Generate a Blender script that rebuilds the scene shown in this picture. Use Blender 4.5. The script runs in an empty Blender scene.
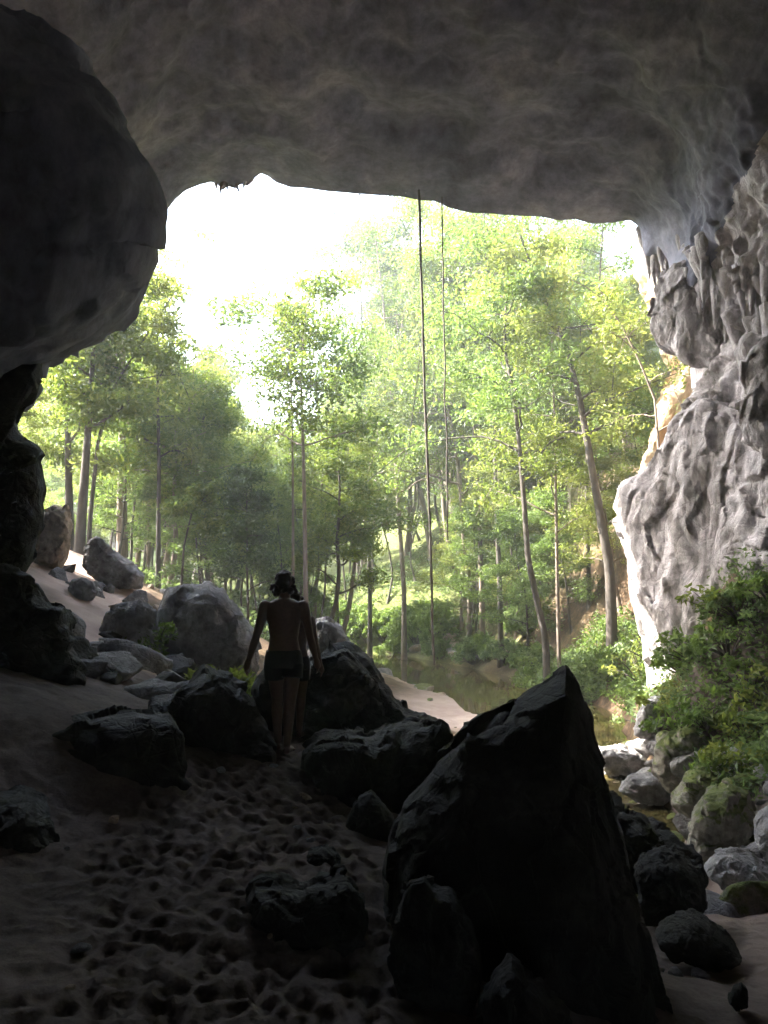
import bpy, bmesh, math, random
import numpy as np
from mathutils import Vector, Matrix

R = math.radians
sc = bpy.context.scene
COL = sc.collection

# ------------------------------------------------------------------ camera
F_PX, W_PX, H_PX, HORIZON = 770.0, 768, 1024, 590.0
PITCH = math.atan((HORIZON - H_PX / 2) / F_PX)
CAM = np.array([0.0, 0.0, 1.6])
cd = bpy.data.cameras.new('camera')
cd.sensor_fit = 'VERTICAL'; cd.sensor_height = 36.0; cd.lens = F_PX / H_PX * 36.0
cd.clip_start = 0.05; cd.clip_end = 2000
cam = bpy.data.objects.new('camera', cd); COL.objects.link(cam)
cam.location = CAM; cam.rotation_euler = (R(90) + PITCH, 0, 0)
sc.camera = cam

# ------------------------------------------------------------------ light
SUN_DIR = Vector((-0.74, 0.17, 0.66)).normalized()       # towards the sun
sun_el = math.asin(SUN_DIR.z); sun_az = math.atan2(SUN_DIR.x, SUN_DIR.y)
world = bpy.data.worlds.new('World'); sc.world = world; world.use_nodes = True
wn = world.node_tree.nodes; wl = world.node_tree.links
bg = wn['Background']; sky = wn.new('ShaderNodeTexSky')
sky.sky_type = 'NISHITA'; sky.sun_disc = False
sky.sun_elevation = sun_el; sky.sun_rotation = sun_az
sky.dust_density = 3.0; sky.air_density = 1.0; sky.ozone_density = 1.0
wl.new(sky.outputs[0], bg.inputs[0]); bg.inputs[1].default_value = 0.15
sd = bpy.data.lights.new('sun', 'SUN'); sd.energy = 5.0; sd.angle = R(0.5); sd.color = (1.0, 0.93, 0.82)
so = bpy.data.objects.new('sun', sd); COL.objects.link(so)
so.rotation_euler = (-SUN_DIR).to_track_quat('-Z', 'Y').to_euler(); so.location = SUN_DIR * 100
vs = sc.view_settings
sc.display_settings.display_device = 'sRGB'
vs.view_transform = 'Standard'; vs.look = 'None'; vs.gamma = 1.0; vs.use_curve_mapping = False
vs.exposure = 4.0
cy = sc.cycles
cy.max_bounces = 10; cy.diffuse_bounces = 6; cy.transmission_bounces = 6; cy.transparent_max_bounces = 8
cy.volume_bounces = 1
cy.use_denoising = True
cy.sample_clamp_indirect = 6.0
HAZE = 0.0022

# ------------------------------------------------------------------ helpers
_sp, _cp = math.sin(PITCH), math.cos(PITCH)
def P(px, py, d):
    """point seen at pixel (px, py) whose distance along world Y is d"""
    a = (px - W_PX / 2) / F_PX; b = (H_PX / 2 - py) / F_PX
    t = d / (_cp - b * _sp)
    return np.array([a * t, d, CAM[2] + t * (_sp + b * _cp)])
def to_px(V):
    V = np.asarray(V, float) - CAM
    f = V[..., 1] * _cp + V[..., 2] * _sp; u = -V[..., 1] * _sp + V[..., 2] * _cp
    f = np.where(f < 0.05, 0.05, f)
    return np.stack([W_PX / 2 + V[..., 0] / f * F_PX, H_PX / 2 - u / f * F_PX], -1)

def _h(ix, iy, iz, s):
    h = (ix.astype(np.int64) * 374761393 + iy.astype(np.int64) * 668265263 + iz.astype(np.int64) * 2147483647 + s * 1274126177) & 0xffffffff
    h = ((h ^ (h >> 13)) * 1274126177) & 0xffffffff
    h = ((h ^ (h >> 16)) * 2246822519) & 0xffffffff
    return h ^ (h >> 15)
def perlin(p, seed=0):
    p = np.asarray(p, float); i = np.floor(p); f = p - i; i = i.astype(np.int64)
    w = f * f * f * (f * (f * 6 - 15) + 10)
    out = 0
    for dx in (0, 1):
        for dy in (0, 1):
            for dz in (0, 1):
                h = _h(i[..., 0] + dx, i[..., 1] + dy, i[..., 2] + dz, seed)
                g = ((h & 1023) / 511.5 - 1) * (f[..., 0] - dx) + (((h >> 10) & 1023) / 511.5 - 1) * (f[..., 1] - dy) + (((h >> 20) & 1023) / 511.5 - 1) * (f[..., 2] - dz)
                out = out + g * (w[..., 0] if dx else 1 - w[..., 0]) * (w[..., 1] if dy else 1 - w[..., 1]) * (w[..., 2] if dz else 1 - w[..., 2])
    return out
def fbm(p, oct=4, seed=0, gain=0.5):
    a, s, t = 1.0, 0, 1.0
    for k in range(oct):
        s = s + a * perlin(p * t, seed + k * 17); a *= gain; t *= 2.03
    return s
def ridged(p, oct=4, seed=0):
    a, s, t = 1.0, 0, 1.0
    for k in range(oct):
        s = s + a * (1 - np.abs(perlin(p * t, seed + k * 17)) * 2.2); a *= 0.5; t *= 2.1
    return s / 1.9 - 0.6
def worley(p, seed=0):
    p = np.asarray(p, float); i = np.floor(p).astype(np.int64)
    f1 = np.full(p.shape[:-1], 9.0); f2 = f1.copy()
    for dx in (-1, 0, 1):
        for dy in (-1, 0, 1):
            for dz in (-1, 0, 1):
                c = i + np.array([dx, dy, dz]); h = _h(c[..., 0], c[..., 1], c[..., 2], seed)
                q = c + np.stack([(h & 1023) / 1023, ((h >> 10) & 1023) / 1023, ((h >> 20) & 1023) / 1023], -1)
                d = np.sqrt(((q - p) ** 2).sum(-1))
                f2 = np.where(d < f1, f1, np.minimum(f2, d)); f1 = np.minimum(f1, d)
    return f1, f2
def facets(p, seed=0, tilt=1.0):
    """piecewise-planar broken-rock height: every cell has its own level and slope"""
    p = np.asarray(p, float); i = np.floor(p).astype(np.int64); best = np.full(p.shape[:-1], 9.0); val = best * 0
    for dx in (-1, 0, 1):
        for dy in (-1, 0, 1):
            for dz in (-1, 0, 1):
                c = i + np.array([dx, dy, dz]); h = _h(c[..., 0], c[..., 1], c[..., 2], seed); h2 = _h(c[..., 0], c[..., 1], c[..., 2], seed + 99)
                q = c + np.stack([(h & 1023) / 1023, ((h >> 10) & 1023) / 1023, ((h >> 20) & 1023) / 1023], -1); e = p - q
                d = (e ** 2).sum(-1); m = d < best
                g = np.stack([(h2 & 1023) / 511.5 - 1, ((h2 >> 10) & 1023) / 511.5 - 1, ((h2 >> 20) & 1023) / 511.5 - 1], -1)
                val = np.where(m, ((h2 >> 7) & 255) / 255 - 0.5 + tilt * (g * e).sum(-1), val); best = np.minimum(best, d)
    return val
def sstep(a, b, x):
    t = np.clip((x - a) / (b - a), 0, 1); return t * t * (3 - 2 * t)

def link_mesh(name, V, faces, mat, parent=None, smooth=True, attrs=None):
    """faces: int array (n,k) or list of arrays"""
    me = bpy.data.meshes.new(name)
    V = np.ascontiguousarray(np.asarray(V, np.float32).reshape(-1, 3))
    if not isinstance(faces, list): faces = [faces]
    faces = [np.asarray(f, np.int32) for f in faces if len(f)]
    me.vertices.add(len(V)); me.vertices.foreach_set('co', V.ravel())
    loops = np.concatenate([f.ravel() for f in faces])
    sizes = np.concatenate([np.full(len(f), f.shape[1], np.int32) for f in faces])
    me.loops.add(len(loops)); me.loops.foreach_set('vertex_index', loops)
    me.polygons.add(len(sizes))
    st = np.concatenate([[0], np.cumsum(sizes)[:-1]]).astype(np.int32)
    me.polygons.foreach_set('loop_start', st)
    me.polygons.foreach_set('use_smooth', np.full(len(sizes), smooth, bool))
    me.update(calc_edges=True); me.validate()
    for k, a in (attrs or {}).items():
        at = me.attributes.new(k, 'FLOAT', 'POINT'); at.data.foreach_set('value', np.asarray(a, np.float32).ravel())
    if mat: me.materials.append(mat)
    o = bpy.data.objects.new(name, me); COL.objects.link(o)
    if parent: o.parent = parent
    return o
def grid_faces(r, c, wrap=False):
    i = np.arange(r - 1)[:, None]; j = np.arange(c if wrap else c - 1)[None]
    j2 = (j + 1) % c
    return np.stack([i * c + j, i * c + j2, (i + 1) * c + j2, (i + 1) * c + j], -1).reshape(-1, 4)
def grid_normals(V, wrap=False):
    if wrap:
        du = np.roll(V, -1, 1) - np.roll(V, 1, 1)
    else: du = np.gradient(V, axis=1)
    dv = np.gradient(V, axis=0)
    n = np.cross(du, dv); return n / (np.linalg.norm(n, axis=-1, keepdims=True) + 1e-9)
def tag(o, label=None, cat=None, group=None, kind=None):
    if label: o['label'] = label
    if cat: o['category'] = cat
    if group: o['group'] = group
    if kind: o['kind'] = kind
    return o
def empty(name, loc):
    o = bpy.data.objects.new(name, None); COL.objects.link(o); o.location = loc; o.empty_display_size = 0.1
    return o
def copy_tree(root):
    c = root.copy(); COL.objects.link(c)
    for ch in root.children:
        d = ch.copy(); COL.objects.link(d); d.parent = c
    return c
def resample(pts, n, closed=False):
    pts = np.asarray(pts, float)
    if closed: pts = np.vstack([pts, pts[:1]])
    s = np.concatenate([[0], np.cumsum(np.linalg.norm(np.diff(pts, axis=0), axis=1))])
    t = np.linspace(0, s[-1], n + 1 if closed else n)
    if closed: t = t[:-1]
    return np.stack([np.interp(t, s, pts[:, k]) for k in range(pts.shape[1])], -1)
def tube_np(path, radii, sides=7):
    path = np.asarray(path, float); n = len(path); radii = np.broadcast_to(radii, (n,))
    T = np.gradient(path, axis=0); T /= np.linalg.norm(T, axis=1, keepdims=True) + 1e-9
    ref = np.where(np.abs(T[:, 2:3]) > 0.9, np.array([[1.0, 0, 0]]), np.array([[0, 0, 1.0]]))
    if n > 2 and abs(T[0, 2]) > 0.6: ref = np.broadcast_to(np.array([[1.0, 0.02, 0]]), (n, 3))
    A = np.cross(T, ref); A /= np.linalg.norm(A, axis=1, keepdims=True) + 1e-9
    B = np.cross(T, A); th = np.arange(sides) / sides * 2 * math.pi
    V = path[:, None] + radii[:, None, None] * (np.cos(th)[None, :, None] * A[:, None] + np.sin(th)[None, :, None] * B[:, None])
    return V.reshape(-1, 3), grid_faces(n, sides, True)
class MB:
    def __init__(s): s.V = []; s.F = []; s.n = 0
    def add(s, V, F):
        s.V.append(V); s.F.append(np.asarray(F) + s.n); s.n += len(V)
    def tube(s, path, radii, sides=7): s.add(*tube_np(path, radii, sides))
    def build(s, name, mat, parent=None, **k): return link_mesh(name, np.vstack(s.V), s.F, mat, parent, **k)

# ------------------------------------------------------------------ materials
def new_mat(name):
    m = bpy.data.materials.new(name); m.use_nodes = True
    nt = m.node_tree; b = nt.nodes['Principled BSDF']
    return m, nt, b
def N(nt, t, **kw):
    n = nt.nodes.new(t)
    for k, v in kw.items():
        if k.startswith('_'): setattr(n, k[1:], v)
        else:
            n.inputs[k.replace('__', ' ')].default_value = v
    return n
def ramp(nt, src, stops):
    r = nt.nodes.new('ShaderNodeValToRGB'); e = r.color_ramp.elements
    while len(e) < len(stops): e.new(0.5)
    for k, (p, c) in enumerate(stops):
        e[k].position = p; e[k].color = (*c, 1)
    nt.links.new(src, r.inputs[0]); return r
def mixc(nt, fac, a, b, mode='MIX'):
    m = nt.nodes.new('ShaderNodeMix'); m.data_type = 'RGBA'; m.blend_type = mode
    for s, v in ((0, fac), (6, a), (7, b)):
        if hasattr(v, 'is_output') or hasattr(v, 'links'): nt.links.new(v, m.inputs[s])
        elif isinstance(v, (int, float)): m.inputs[s].default_value = v
        else: m.inputs[s].default_value = (*v, 1)
    return m.outputs[2]
def coords(nt, scale=(1, 1, 1), kind='Object'):
    tc = nt.nodes.new('ShaderNodeTexCoord'); mp = nt.nodes.new('ShaderNodeMapping')
    mp.inputs['Scale'].default_value = scale
    nt.links.new(tc.outputs[kind], mp.inputs[0]); return mp.outputs[0]
def noise(nt, vec, scale, detail=6, rough=0.6, dist=0.0):
    n = N(nt, 'ShaderNodeTexNoise', Scale=scale, Detail=detail, Roughness=rough, Distortion=dist)
    nt.links.new(vec, n.inputs['Vector']); return n.outputs[0]
def math_n(nt, op, a, b):
    m = nt.nodes.new('ShaderNodeMath'); m.operation = op
    for s, v in ((0, a), (1, b)):
        if isinstance(v, (int, float)): m.inputs[s].default_value = v
        else: nt.links.new(v, m.inputs[s])
    return m.outputs[0]
def bump(nt, b, h, strength=0.5, dist=0.05):
    bn = nt.nodes.new('ShaderNodeBump'); bn.inputs['Strength'].default_value = strength; bn.inputs['Distance'].default_value = dist
    nt.links.new(h, bn.inputs['Height']); nt.links.new(bn.outputs[0], b.inputs['Normal'])

def rock_mat(name, c0, c1, c2, scale=1.0, stretch=1.0, rough=0.85, moss=0.0, bstr=0.7, bdist=0.06, spec=0.3, crack=2.0, warp=1.0):
    m, nt, b = new_mat(name)
    v = coords(nt, (1, 1, stretch))
    n1 = noise(nt, v, 0.7 * scale, 8, 0.62, 0.6 * warp)
    col = ramp(nt, n1, [(0.32, c0), (0.5, c1), (0.68, c2)]).outputs[0]
    n2 = noise(nt, v, 6 * scale, 8, 0.7)
    sp = ramp(nt, n2, [(0.35, (0.62, 0.62, 0.62)), (0.62, (1.25, 1.25, 1.25))]).outputs[0]
    col = mixc(nt, 0.8, col, sp, 'MULTIPLY')
    vo = N(nt, 'ShaderNodeTexVoronoi', Scale=2.2 * scale, _feature='DISTANCE_TO_EDGE'); nt.links.new(v, vo.inputs['Vector'])
    if moss:
        ge = nt.nodes.new('ShaderNodeNewGeometry'); sx = nt.nodes.new('ShaderNodeSeparateXYZ'); nt.links.new(ge.outputs['Normal'], sx.inputs[0])
        up = math_n(nt, 'ADD', sx.outputs[2], math_n(nt, 'MULTIPLY', math_n(nt, 'SUBTRACT', noise(nt, v, 1.6 * scale, 6, 0.7), 0.5), 2.2))
        mk = ramp(nt, up, [(0.75 - moss * 0.5, (0, 0, 0)), (1.0 - moss * 0.3, (1, 1, 1))]).outputs[0]
        mc = ramp(nt, noise(nt, v, 9, 4, 0.6), [(0.3, (0.05, 0.07, 0.015)), (0.7, (0.14, 0.16, 0.04))]).outputs[0]
        col = mixc(nt, mk, col, mc)
    nt.links.new(col, b.inputs['Base Color'])
    b.inputs['Roughness'].default_value = rough; b.inputs['Specular IOR Level'].default_value = spec
    hh = math_n(nt, 'ADD', math_n(nt, 'MULTIPLY', noise(nt, v, 3 * scale, 10, 0.72, 0.4 * warp), 1.0), math_n(nt, 'MULTIPLY', math_n(nt, 'MINIMUM', vo.outputs['Distance'], 0.06), crack))
    bump(nt, b, hh, bstr, bdist)
    return m

M = {}
M['ceiling'] = rock_mat('ceiling_limestone', (0.07, 0.073, 0.097), (0.14, 0.145, 0.188), (0.24, 0.24, 0.285), 0.55, 1.0, 0.95, bstr=0.45, bdist=0.16, crack=0.0, warp=0.0)  # blue cast in the rock colour stands in for lens glare over the roof
M['wall_dark'] = rock_mat('dark_limestone', (0.09, 0.10, 0.135), (0.19, 0.21, 0.265), (0.31, 0.33, 0.385), 0.5, 0.5, 0.9, bstr=0.5, bdist=0.12, crack=0.0)  # bluish like the roof: the glare veil is put into the colour
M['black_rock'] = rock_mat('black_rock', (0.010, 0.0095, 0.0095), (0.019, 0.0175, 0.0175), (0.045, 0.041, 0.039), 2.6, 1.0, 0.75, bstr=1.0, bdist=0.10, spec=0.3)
M['grey_rock'] = rock_mat('grey_limestone', (0.16, 0.155, 0.16), (0.27, 0.26, 0.265), (0.42, 0.41, 0.42), 1.3, 1.0, 0.85, bstr=1.0, bdist=0.12)
M['pale_rock'] = rock_mat('pale_limestone', (0.22, 0.21, 0.205), (0.36, 0.35, 0.35), (0.55, 0.53, 0.53), 1.6, 1.0, 0.85, bstr=1.0, bdist=0.09)
M['tan_rock'] = rock_mat('tan_limestone', (0.2, 0.15, 0.11), (0.32, 0.25, 0.19), (0.45, 0.37, 0.3), 1.3, 1.0, 0.85)
M['moss_rock'] = rock_mat('mossy_limestone', (0.14, 0.125, 0.105), (0.25, 0.23, 0.19), (0.38, 0.36, 0.32), 1.5, 1.0, 0.9, moss=0.75)
M['flowstone'] = rock_mat('flowstone', (0.13, 0.115, 0.105), (0.36, 0.335, 0.335), (0.60, 0.57, 0.585), 1.5, 0.55, 0.85, bstr=0.9, bdist=0.09)
M['orange_rock'] = rock_mat('ochre_cliff', (0.45, 0.27, 0.13), (0.5, 0.38, 0.25), (0.62, 0.56, 0.48), 0.9, 0.35, 0.9, bstr=0.8, bdist=0.12)

def ground_mat():
    m, nt, b = new_mat('ground')
    v = coords(nt)
    def at(n):
        a = nt.nodes.new('ShaderNodeAttribute'); a.attribute_name = n; return a.outputs['Fac']
    litter = ramp(nt, noise(nt, v, 5, 8, 0.75), [(0.3, (0.04, 0.03, 0.018)), (0.5, (0.09, 0.06, 0.038)), (0.62, (0.15, 0.095, 0.06)), (0.72, (0.07, 0.085, 0.03))]).outputs[0]
    earth = ramp(nt, noise(nt, v, 1.1, 8, 0.65), [(0.3, (0.075, 0.06, 0.055)), (0.55, (0.135, 0.108, 0.098)), (0.75, (0.21, 0.168, 0.15))]).outputs[0]
    earth = mixc(nt, 0.55, earth, ramp(nt, noise(nt, v, 40, 5, 0.7), [(0.3, (0.6, 0.6, 0.6)), (0.7, (1.3, 1.3, 1.3))]).outputs[0], 'MULTIPLY')
    sand = ramp(nt, noise(nt, v, 1.6, 8, 0.65), [(0.3, (0.34, 0.25, 0.21)), (0.7, (0.5, 0.39, 0.33))]).outputs[0]
    green = ramp(nt, noise(nt, v, 2.5, 8, 0.75), [(0.3, (0.045, 0.06, 0.02)), (0.5, (0.09, 0.12, 0.035)), (0.7, (0.14, 0.16, 0.05))]).outputs[0]
    litter = mixc(nt, at('green'), litter, green)
    c = mixc(nt, at('cave'), litter, earth); c = mixc(nt, at('sand'), c, sand)
    nt.links.new(c, b.inputs['Base Color']); b.inputs['Roughness'].default_value = 0.95; b.inputs['Specular IOR Level'].default_value = 0.15
    bump(nt, b, math_n(nt, 'ADD', noise(nt, v, 14, 8, 0.75), math_n(nt, 'MULTIPLY', noise(nt, v, 70, 4, 0.7), 0.35)), 0.6, 0.03)
    return m
M['ground'] = ground_mat()

def leaf_mat(name, dark, mid, light, trans=0.5, tmul=(1.3, 1.3, 0.8)):
    m, nt, b = new_mat(name)
    a = nt.nodes.new('ShaderNodeAttribute'); a.attribute_name = 'tint'
    oi = nt.nodes.new('ShaderNodeObjectInfo')
    f = math_n(nt, 'ADD', math_n(nt, 'MULTIPLY', a.outputs['Fac'], 0.8), math_n(nt, 'MULTIPLY', oi.outputs['Random'], 0.2))
    c = ramp(nt, f, [(0.05, dark), (0.5, mid), (0.95, light)]).outputs[0]
    nt.links.new(c, b.inputs['Base Color']); b.inputs['Roughness'].default_value = 0.5; b.inputs['Specular IOR Level'].default_value = 0.35
    tr = nt.nodes.new('ShaderNodeBsdfTranslucent')
    nt.links.new(mixc(nt, 1.0, c, tmul, 'MULTIPLY'), tr.inputs[0])
    mx = nt.nodes.new('ShaderNodeMixShader'); mx.inputs[0].default_value = trans
    nt.links.new(b.outputs[0], mx.inputs[1]); nt.links.new(tr.outputs[0], mx.inputs[2])
    nt.links.new(mx.outputs[0], nt.nodes['Material Output'].inputs[0])
    return m
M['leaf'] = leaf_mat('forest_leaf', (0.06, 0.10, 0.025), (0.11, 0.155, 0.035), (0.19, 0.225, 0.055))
M['leaf_yellow'] = leaf_mat('yellow_green_leaf', (0.095, 0.13, 0.03), (0.155, 0.195, 0.052), (0.24, 0.26, 0.085))  # paler, yellower leaf colour
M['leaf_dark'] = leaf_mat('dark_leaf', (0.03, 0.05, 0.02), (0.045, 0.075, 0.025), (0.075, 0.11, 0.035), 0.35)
M['leaf_bush'] = leaf_mat('bush_leaf', (0.07, 0.115, 0.035), (0.115, 0.175, 0.05), (0.17, 0.24, 0.07))
M['leaf_shrub'] = leaf_mat('shrub_leaf', (0.07, 0.11, 0.05), (0.115, 0.17, 0.075), (0.18, 0.24, 0.11), 0.5)

def bark_mat(name, c0, c1, stretch=0.2):
    m, nt, b = new_mat(name); v = coords(nt, (1, 1, stretch))
    n = noise(nt, v, 9, 8, 0.7)
    nt.links.new(ramp(nt, n, [(0.3, c0), (0.7, c1)]).outputs[0], b.inputs['Base Color'])
    b.inputs['Roughness'].default_value = 0.9; bump(nt, b, n, 0.6, 0.03); return m
M['bark_dark'] = bark_mat('dark_bark', (0.03, 0.025, 0.021), (0.085, 0.07, 0.058))
M['bark'] = bark_mat('brown_bark', (0.09, 0.07, 0.055), (0.22, 0.175, 0.14))
M['bark_pale'] = bark_mat('pale_bark', (0.2, 0.165, 0.13), (0.42, 0.36, 0.3))

def water_mat():
    m, nt, b = new_mat('stream_water'); v = coords(nt)
    b.inputs['Base Color'].default_value = (0.075, 0.06, 0.022, 1); b.inputs['Roughness'].default_value = 0.04
    b.inputs['IOR'].default_value = 1.33
    bump(nt, b, noise(nt, v, 2.2, 3, 0.5), 0.06, 0.05); return m
M['water'] = water_mat()
def plain(name, c, rough=0.6, nscale=20, bs=0.2):
    m, nt, b = new_mat(name); v = coords(nt); n = noise(nt, v, nscale, 4, 0.6)
    nt.links.new(ramp(nt, n, [(0.25, tuple(x * 0.75 for x in c)), (0.75, tuple(x * 1.2 for x in c))]).outputs[0], b.inputs['Base Color'])
    b.inputs['Roughness'].default_value = rough; bump(nt, b, n, bs, 0.01); return m
M['skin'] = plain('tanned_skin', (0.10, 0.057, 0.04), 0.55, 30, 0.08)
M['shorts'] = plain('black_swim_shorts', (0.014, 0.014, 0.018), 0.8, 60)
M['hair'] = plain('dark_curly_hair', (0.018, 0.012, 0.009), 0.55, 90, 0.8)

# ------------------------------------------------------------------ terrain function
WATER_Z = -2.3
CREEK = np.array([(3.2, 9.0), (4.0, 13.0), (4.3, 16), (4.9, 19), (5.2, 24), (4.4, 30), (2.7, 36), (0.8, 41), (-1.4, 46), (-6, 50), (-14, 54), (-30, 58)], float)
CREEK_W = np.array([0.4, 0.8, 0.95, 1.0, 2.0, 2.5, 2.7, 2.6, 2.4, 2.2, 2, 2], float)
CP = [  # x, y, z
 (0, 0, 0.02), (0, -6, 0.1), (-0.7, 2.7, 0.0), (-0.92, 7.4, 0.04), (-1.1, 4.6, 0.06), (-1.8, 3.8, 0.1), (-2.5, 6.0, 0.62), (-3.0, 4.6, 0.42), (-3.2, 6.2, 0.78), (-2.0, 5.2, 0.15),
 (0.1, 3.2, -0.12), (0.55, 3.0, -0.25), (0.2, 4.8, -0.05), (0.3, 6.5, -0.25), (0.0, 8.0, -0.1), (-0.3, 8.6, -0.2),
 (1.7, 3.6, -0.72), (1.85, 4.5, -0.74), (2.6, 5.5, -1.05), (3.2, 7.5, -1.42), (2.2, 7.0, -1.3), (1.3, 6.0, -0.9), (4.0, 9.0, -1.75), (4.4, 7.6, -1.2), (3.0, 4.0, -0.55), (5.0, 5.0, 0.0), (2.0, 10, -1.9), (1.0, 12, -1.8), (-0.2, 11, -0.9),
 (6.0, 17.2, 1.3), (6.5, 15.7, 1.0), (7.5, 14.5, 1.4), (6.7, 16.6, 1.7), (7.6, 16.0, 2.6), (5.5, 17.5, -0.3), (5.6, 15.7, -0.5), (6.1, 14.0, -1.1), (6.9, 13.4, -0.5), (6.2, 21.5, -0.9), (7.0, 22.5, 0.6), (6.9, 19.2, 1.4), (6.2, 19.3, -0.2),
 (2.6, 14, -2.2), (2.5, 20, -2.2), (1.0, 24, -2.15), (2.0, 27, -2.1), (0.9, 31, -2.08), (-0.2, 35, -2.05), (0.2, 16, -1.2), (-1.3, 18, -0.3), (-0.8, 24, -1.4), (-1.2, 30, -1.3), (-2.6, 36, -0.6), (-3.6, 42, -0.4),
 (-3.3, 10, 0.65), (-4.2, 11.5, 0.85), (-3.1, 13, 0.15), (-4.6, 14, 1.1), (-5.7, 15.5, 1.55), (-6.6, 17, 1.9), (-8.2, 20, 2.6), (-5.2, 18, 1.5), (-2.6, 9.2, 0.4), (-5.6, 9, 1.2), (-6, 5, 1.6),
 (-4.5, 22, 0.8), (-8.5, 28, 1.7), (-9.8, 24, 2.8), (-14, 30, 3.4), (-6, 34, 1.0), (-20, 44, 3.6), (-11, 48, 1.6), (-30, 60, 6), (-14, 70, 5), (-45, 90, 16), (-15, 100, 10), (-60, 30, 12), (-22, 22, 7), (-14, 12, 6), (-12, 0, 4),
 (4.8, 34, -1.0), (6.3, 30, -0.4), (8.4, 30, 2.8), (10, 36, 6.7), (9.6, 42, 9.5), (11.5, 30, 7.0), (5.2, 44, 0.8), (3.5, 50, 2.2), (3.4, 60, 6.0), (9, 55, 11), (18, 45, 17), (25, 60, 26), (2, 80, 11), (18, 90, 26), (0, 130, 24), (-30, 140, 22), (40, 120, 36), (60, 60, 45), (60, 20, 45), (0, 220, 45), (-100, 200, 40), (120, 200, 60), (-120, 80, 30), (120, 60, 60),
 (7.6, 24, 0.2), (9.2, 25, 3.6), (7.5, 17, 2.4), (8.4, 16, 2.2), (5.4, 12.6, -1.5), (6.0, 12.6, -1.0), (7.2, 11.5, 0.2), (5.3, 10.5, -1.5), (9.5, 10, 2.0), (7.5, 21, 2.4), (9.5, 20, 6), (10, 0, 1.5), (0, -20, 1), (-30, -40, 6), (40, -40, 10),
]
CP = np.array(CP, float)
def _rbf():
    n = len(CP); d = np.sqrt(((CP[:, None, :2] - CP[None, :, :2]) ** 2).sum(-1) + 0.04)
    A = np.zeros((n + 3, n + 3)); A[:n, :n] = d - 0.0; A[:n, :n] -= np.eye(n) * 0.12
    A[:n, n] = 1; A[:n, n + 1:] = CP[:, :2]; A[n, :n] = 1; A[n + 1:, :n] = CP[:, :2].T
    b = np.zeros(n + 3); b[:n] = CP[:, 2]
    return np.linalg.solve(A, b)
_W = _rbf()
def _creek_dist(x, y):
    best = np.full(np.shape(x), 1e9); wid = np.ones(np.shape(x))
    for k in range(len(CREEK) - 1):
        a, b = CREEK[k], CREEK[k + 1]; ab = b - a
        t = np.clip(((x - a[0]) * ab[0] + (y - a[1]) * ab[1]) / (ab @ ab), 0, 1)
        d = np.hypot(x - a[0] - t * ab[0], y - a[1] - t * ab[1]); w = CREEK_W[k] + t * (CREEK_W[k + 1] - CREEK_W[k])
        m = d - w < best - wid
        best = np.where(m, d, best); wid = np.where(m, w, wid)
    return best - wid          # <0 in the water
def G(x, y, detail=True):
    x = np.asarray(x, float); y = np.asarray(y, float); sh = x.shape
    xf, yf = x.ravel(), y.ravel(); z = np.empty(len(xf)); n = len(CP)
    for s in range(0, len(xf), 20000):
        X, Y = xf[s:s + 20000], yf[s:s + 20000]
        d = np.sqrt((X[:, None] - CP[None, :, 0]) ** 2 + (Y[:, None] - CP[None, :, 1]) ** 2 + 0.04)
        z[s:s + 20000] = d @ _W[:n] + _W[n] + _W[n + 1] * X + _W[n + 2] * Y
    z = z.reshape(sh)
    cdist = _creek_dist(x, y) + 0.5 * perlin(np.stack([x * 0.5, y * 0.5, x * 0 + 3], -1))
    z = np.where(cdist < 4, np.minimum(z, WATER_Z - 0.45 + 0.55 * sstep(-1, 0.6, cdist) + np.maximum(cdist, 0) * np.where((x > 4.4) & (y < 22), 2.2, 0.45 + 0.35 * np.clip(cdist, 0, 5))), z)
    if detail:
        p = np.stack([x, y, x * 0], -1); far = sstep(8, 30, np.hypot(x, y))
        z = z + 0.10 * fbm(p * 0.7, 4, 5) * (0.35 + far) + 0.03 * fbm(p * 3.1, 3, 9)
    return z
def Gz(x, y): return float(G(np.array([x]), np.array([y]))[0])

def zone_attrs(x, y, z):
    p = np.stack([x, y, z * 0], -1); nz = fbm(p * 0.45, 4, 31)
    cave = 1 - sstep(-1.0, 1.5, y - 13.5 + nz * 2.0 - np.where(x > 2, 2, 0))
    # path of pale sand on the left
    pa = np.array([(-3.6, 11.0), (-4.6, 13.2), (-5.5, 15.3), (-6.6, 17.2), (-8.4, 20.5), (-10.5, 25), (-12, 32)])
    d = np.full(x.shape, 1e9)
    for a, b in zip(pa[:-1], pa[1:]):
        ab = b - a; t = np.clip(((x - a[0]) * ab[0] + (y - a[1]) * ab[1]) / (ab @ ab), 0, 1)
        d = np.minimum(d, np.hypot(x - a[0] - t * ab[0], y - a[1] - t * ab[1]))
    sand = 1 - sstep(0.7, 1.5, d + nz * 0.8)
    bar = (1 - sstep(0.1, 0.5, z - WATER_Z)) * sstep(20, 23, y) * (1 - sstep(37, 39, y)) * (x < np.interp(y, CREEK[:, 1], CREEK[:, 0]))
    green = np.clip(sstep(30, 50, y) * 0.85 + 0.35 * nz, 0, 1)
    ramp_light = sstep(1.4, 2.4, x - 0.1 * y) * (1 - sstep(9.5, 11.5, y)) * 0.5  # paler sand colour here imitates daylight falling in from the opening
    sand = np.maximum(sand, ramp_light)
    return dict(green=green, cave=np.clip(cave, 0, 1), sand=np.clip(np.maximum(sand, bar), 0, 1))

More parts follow.
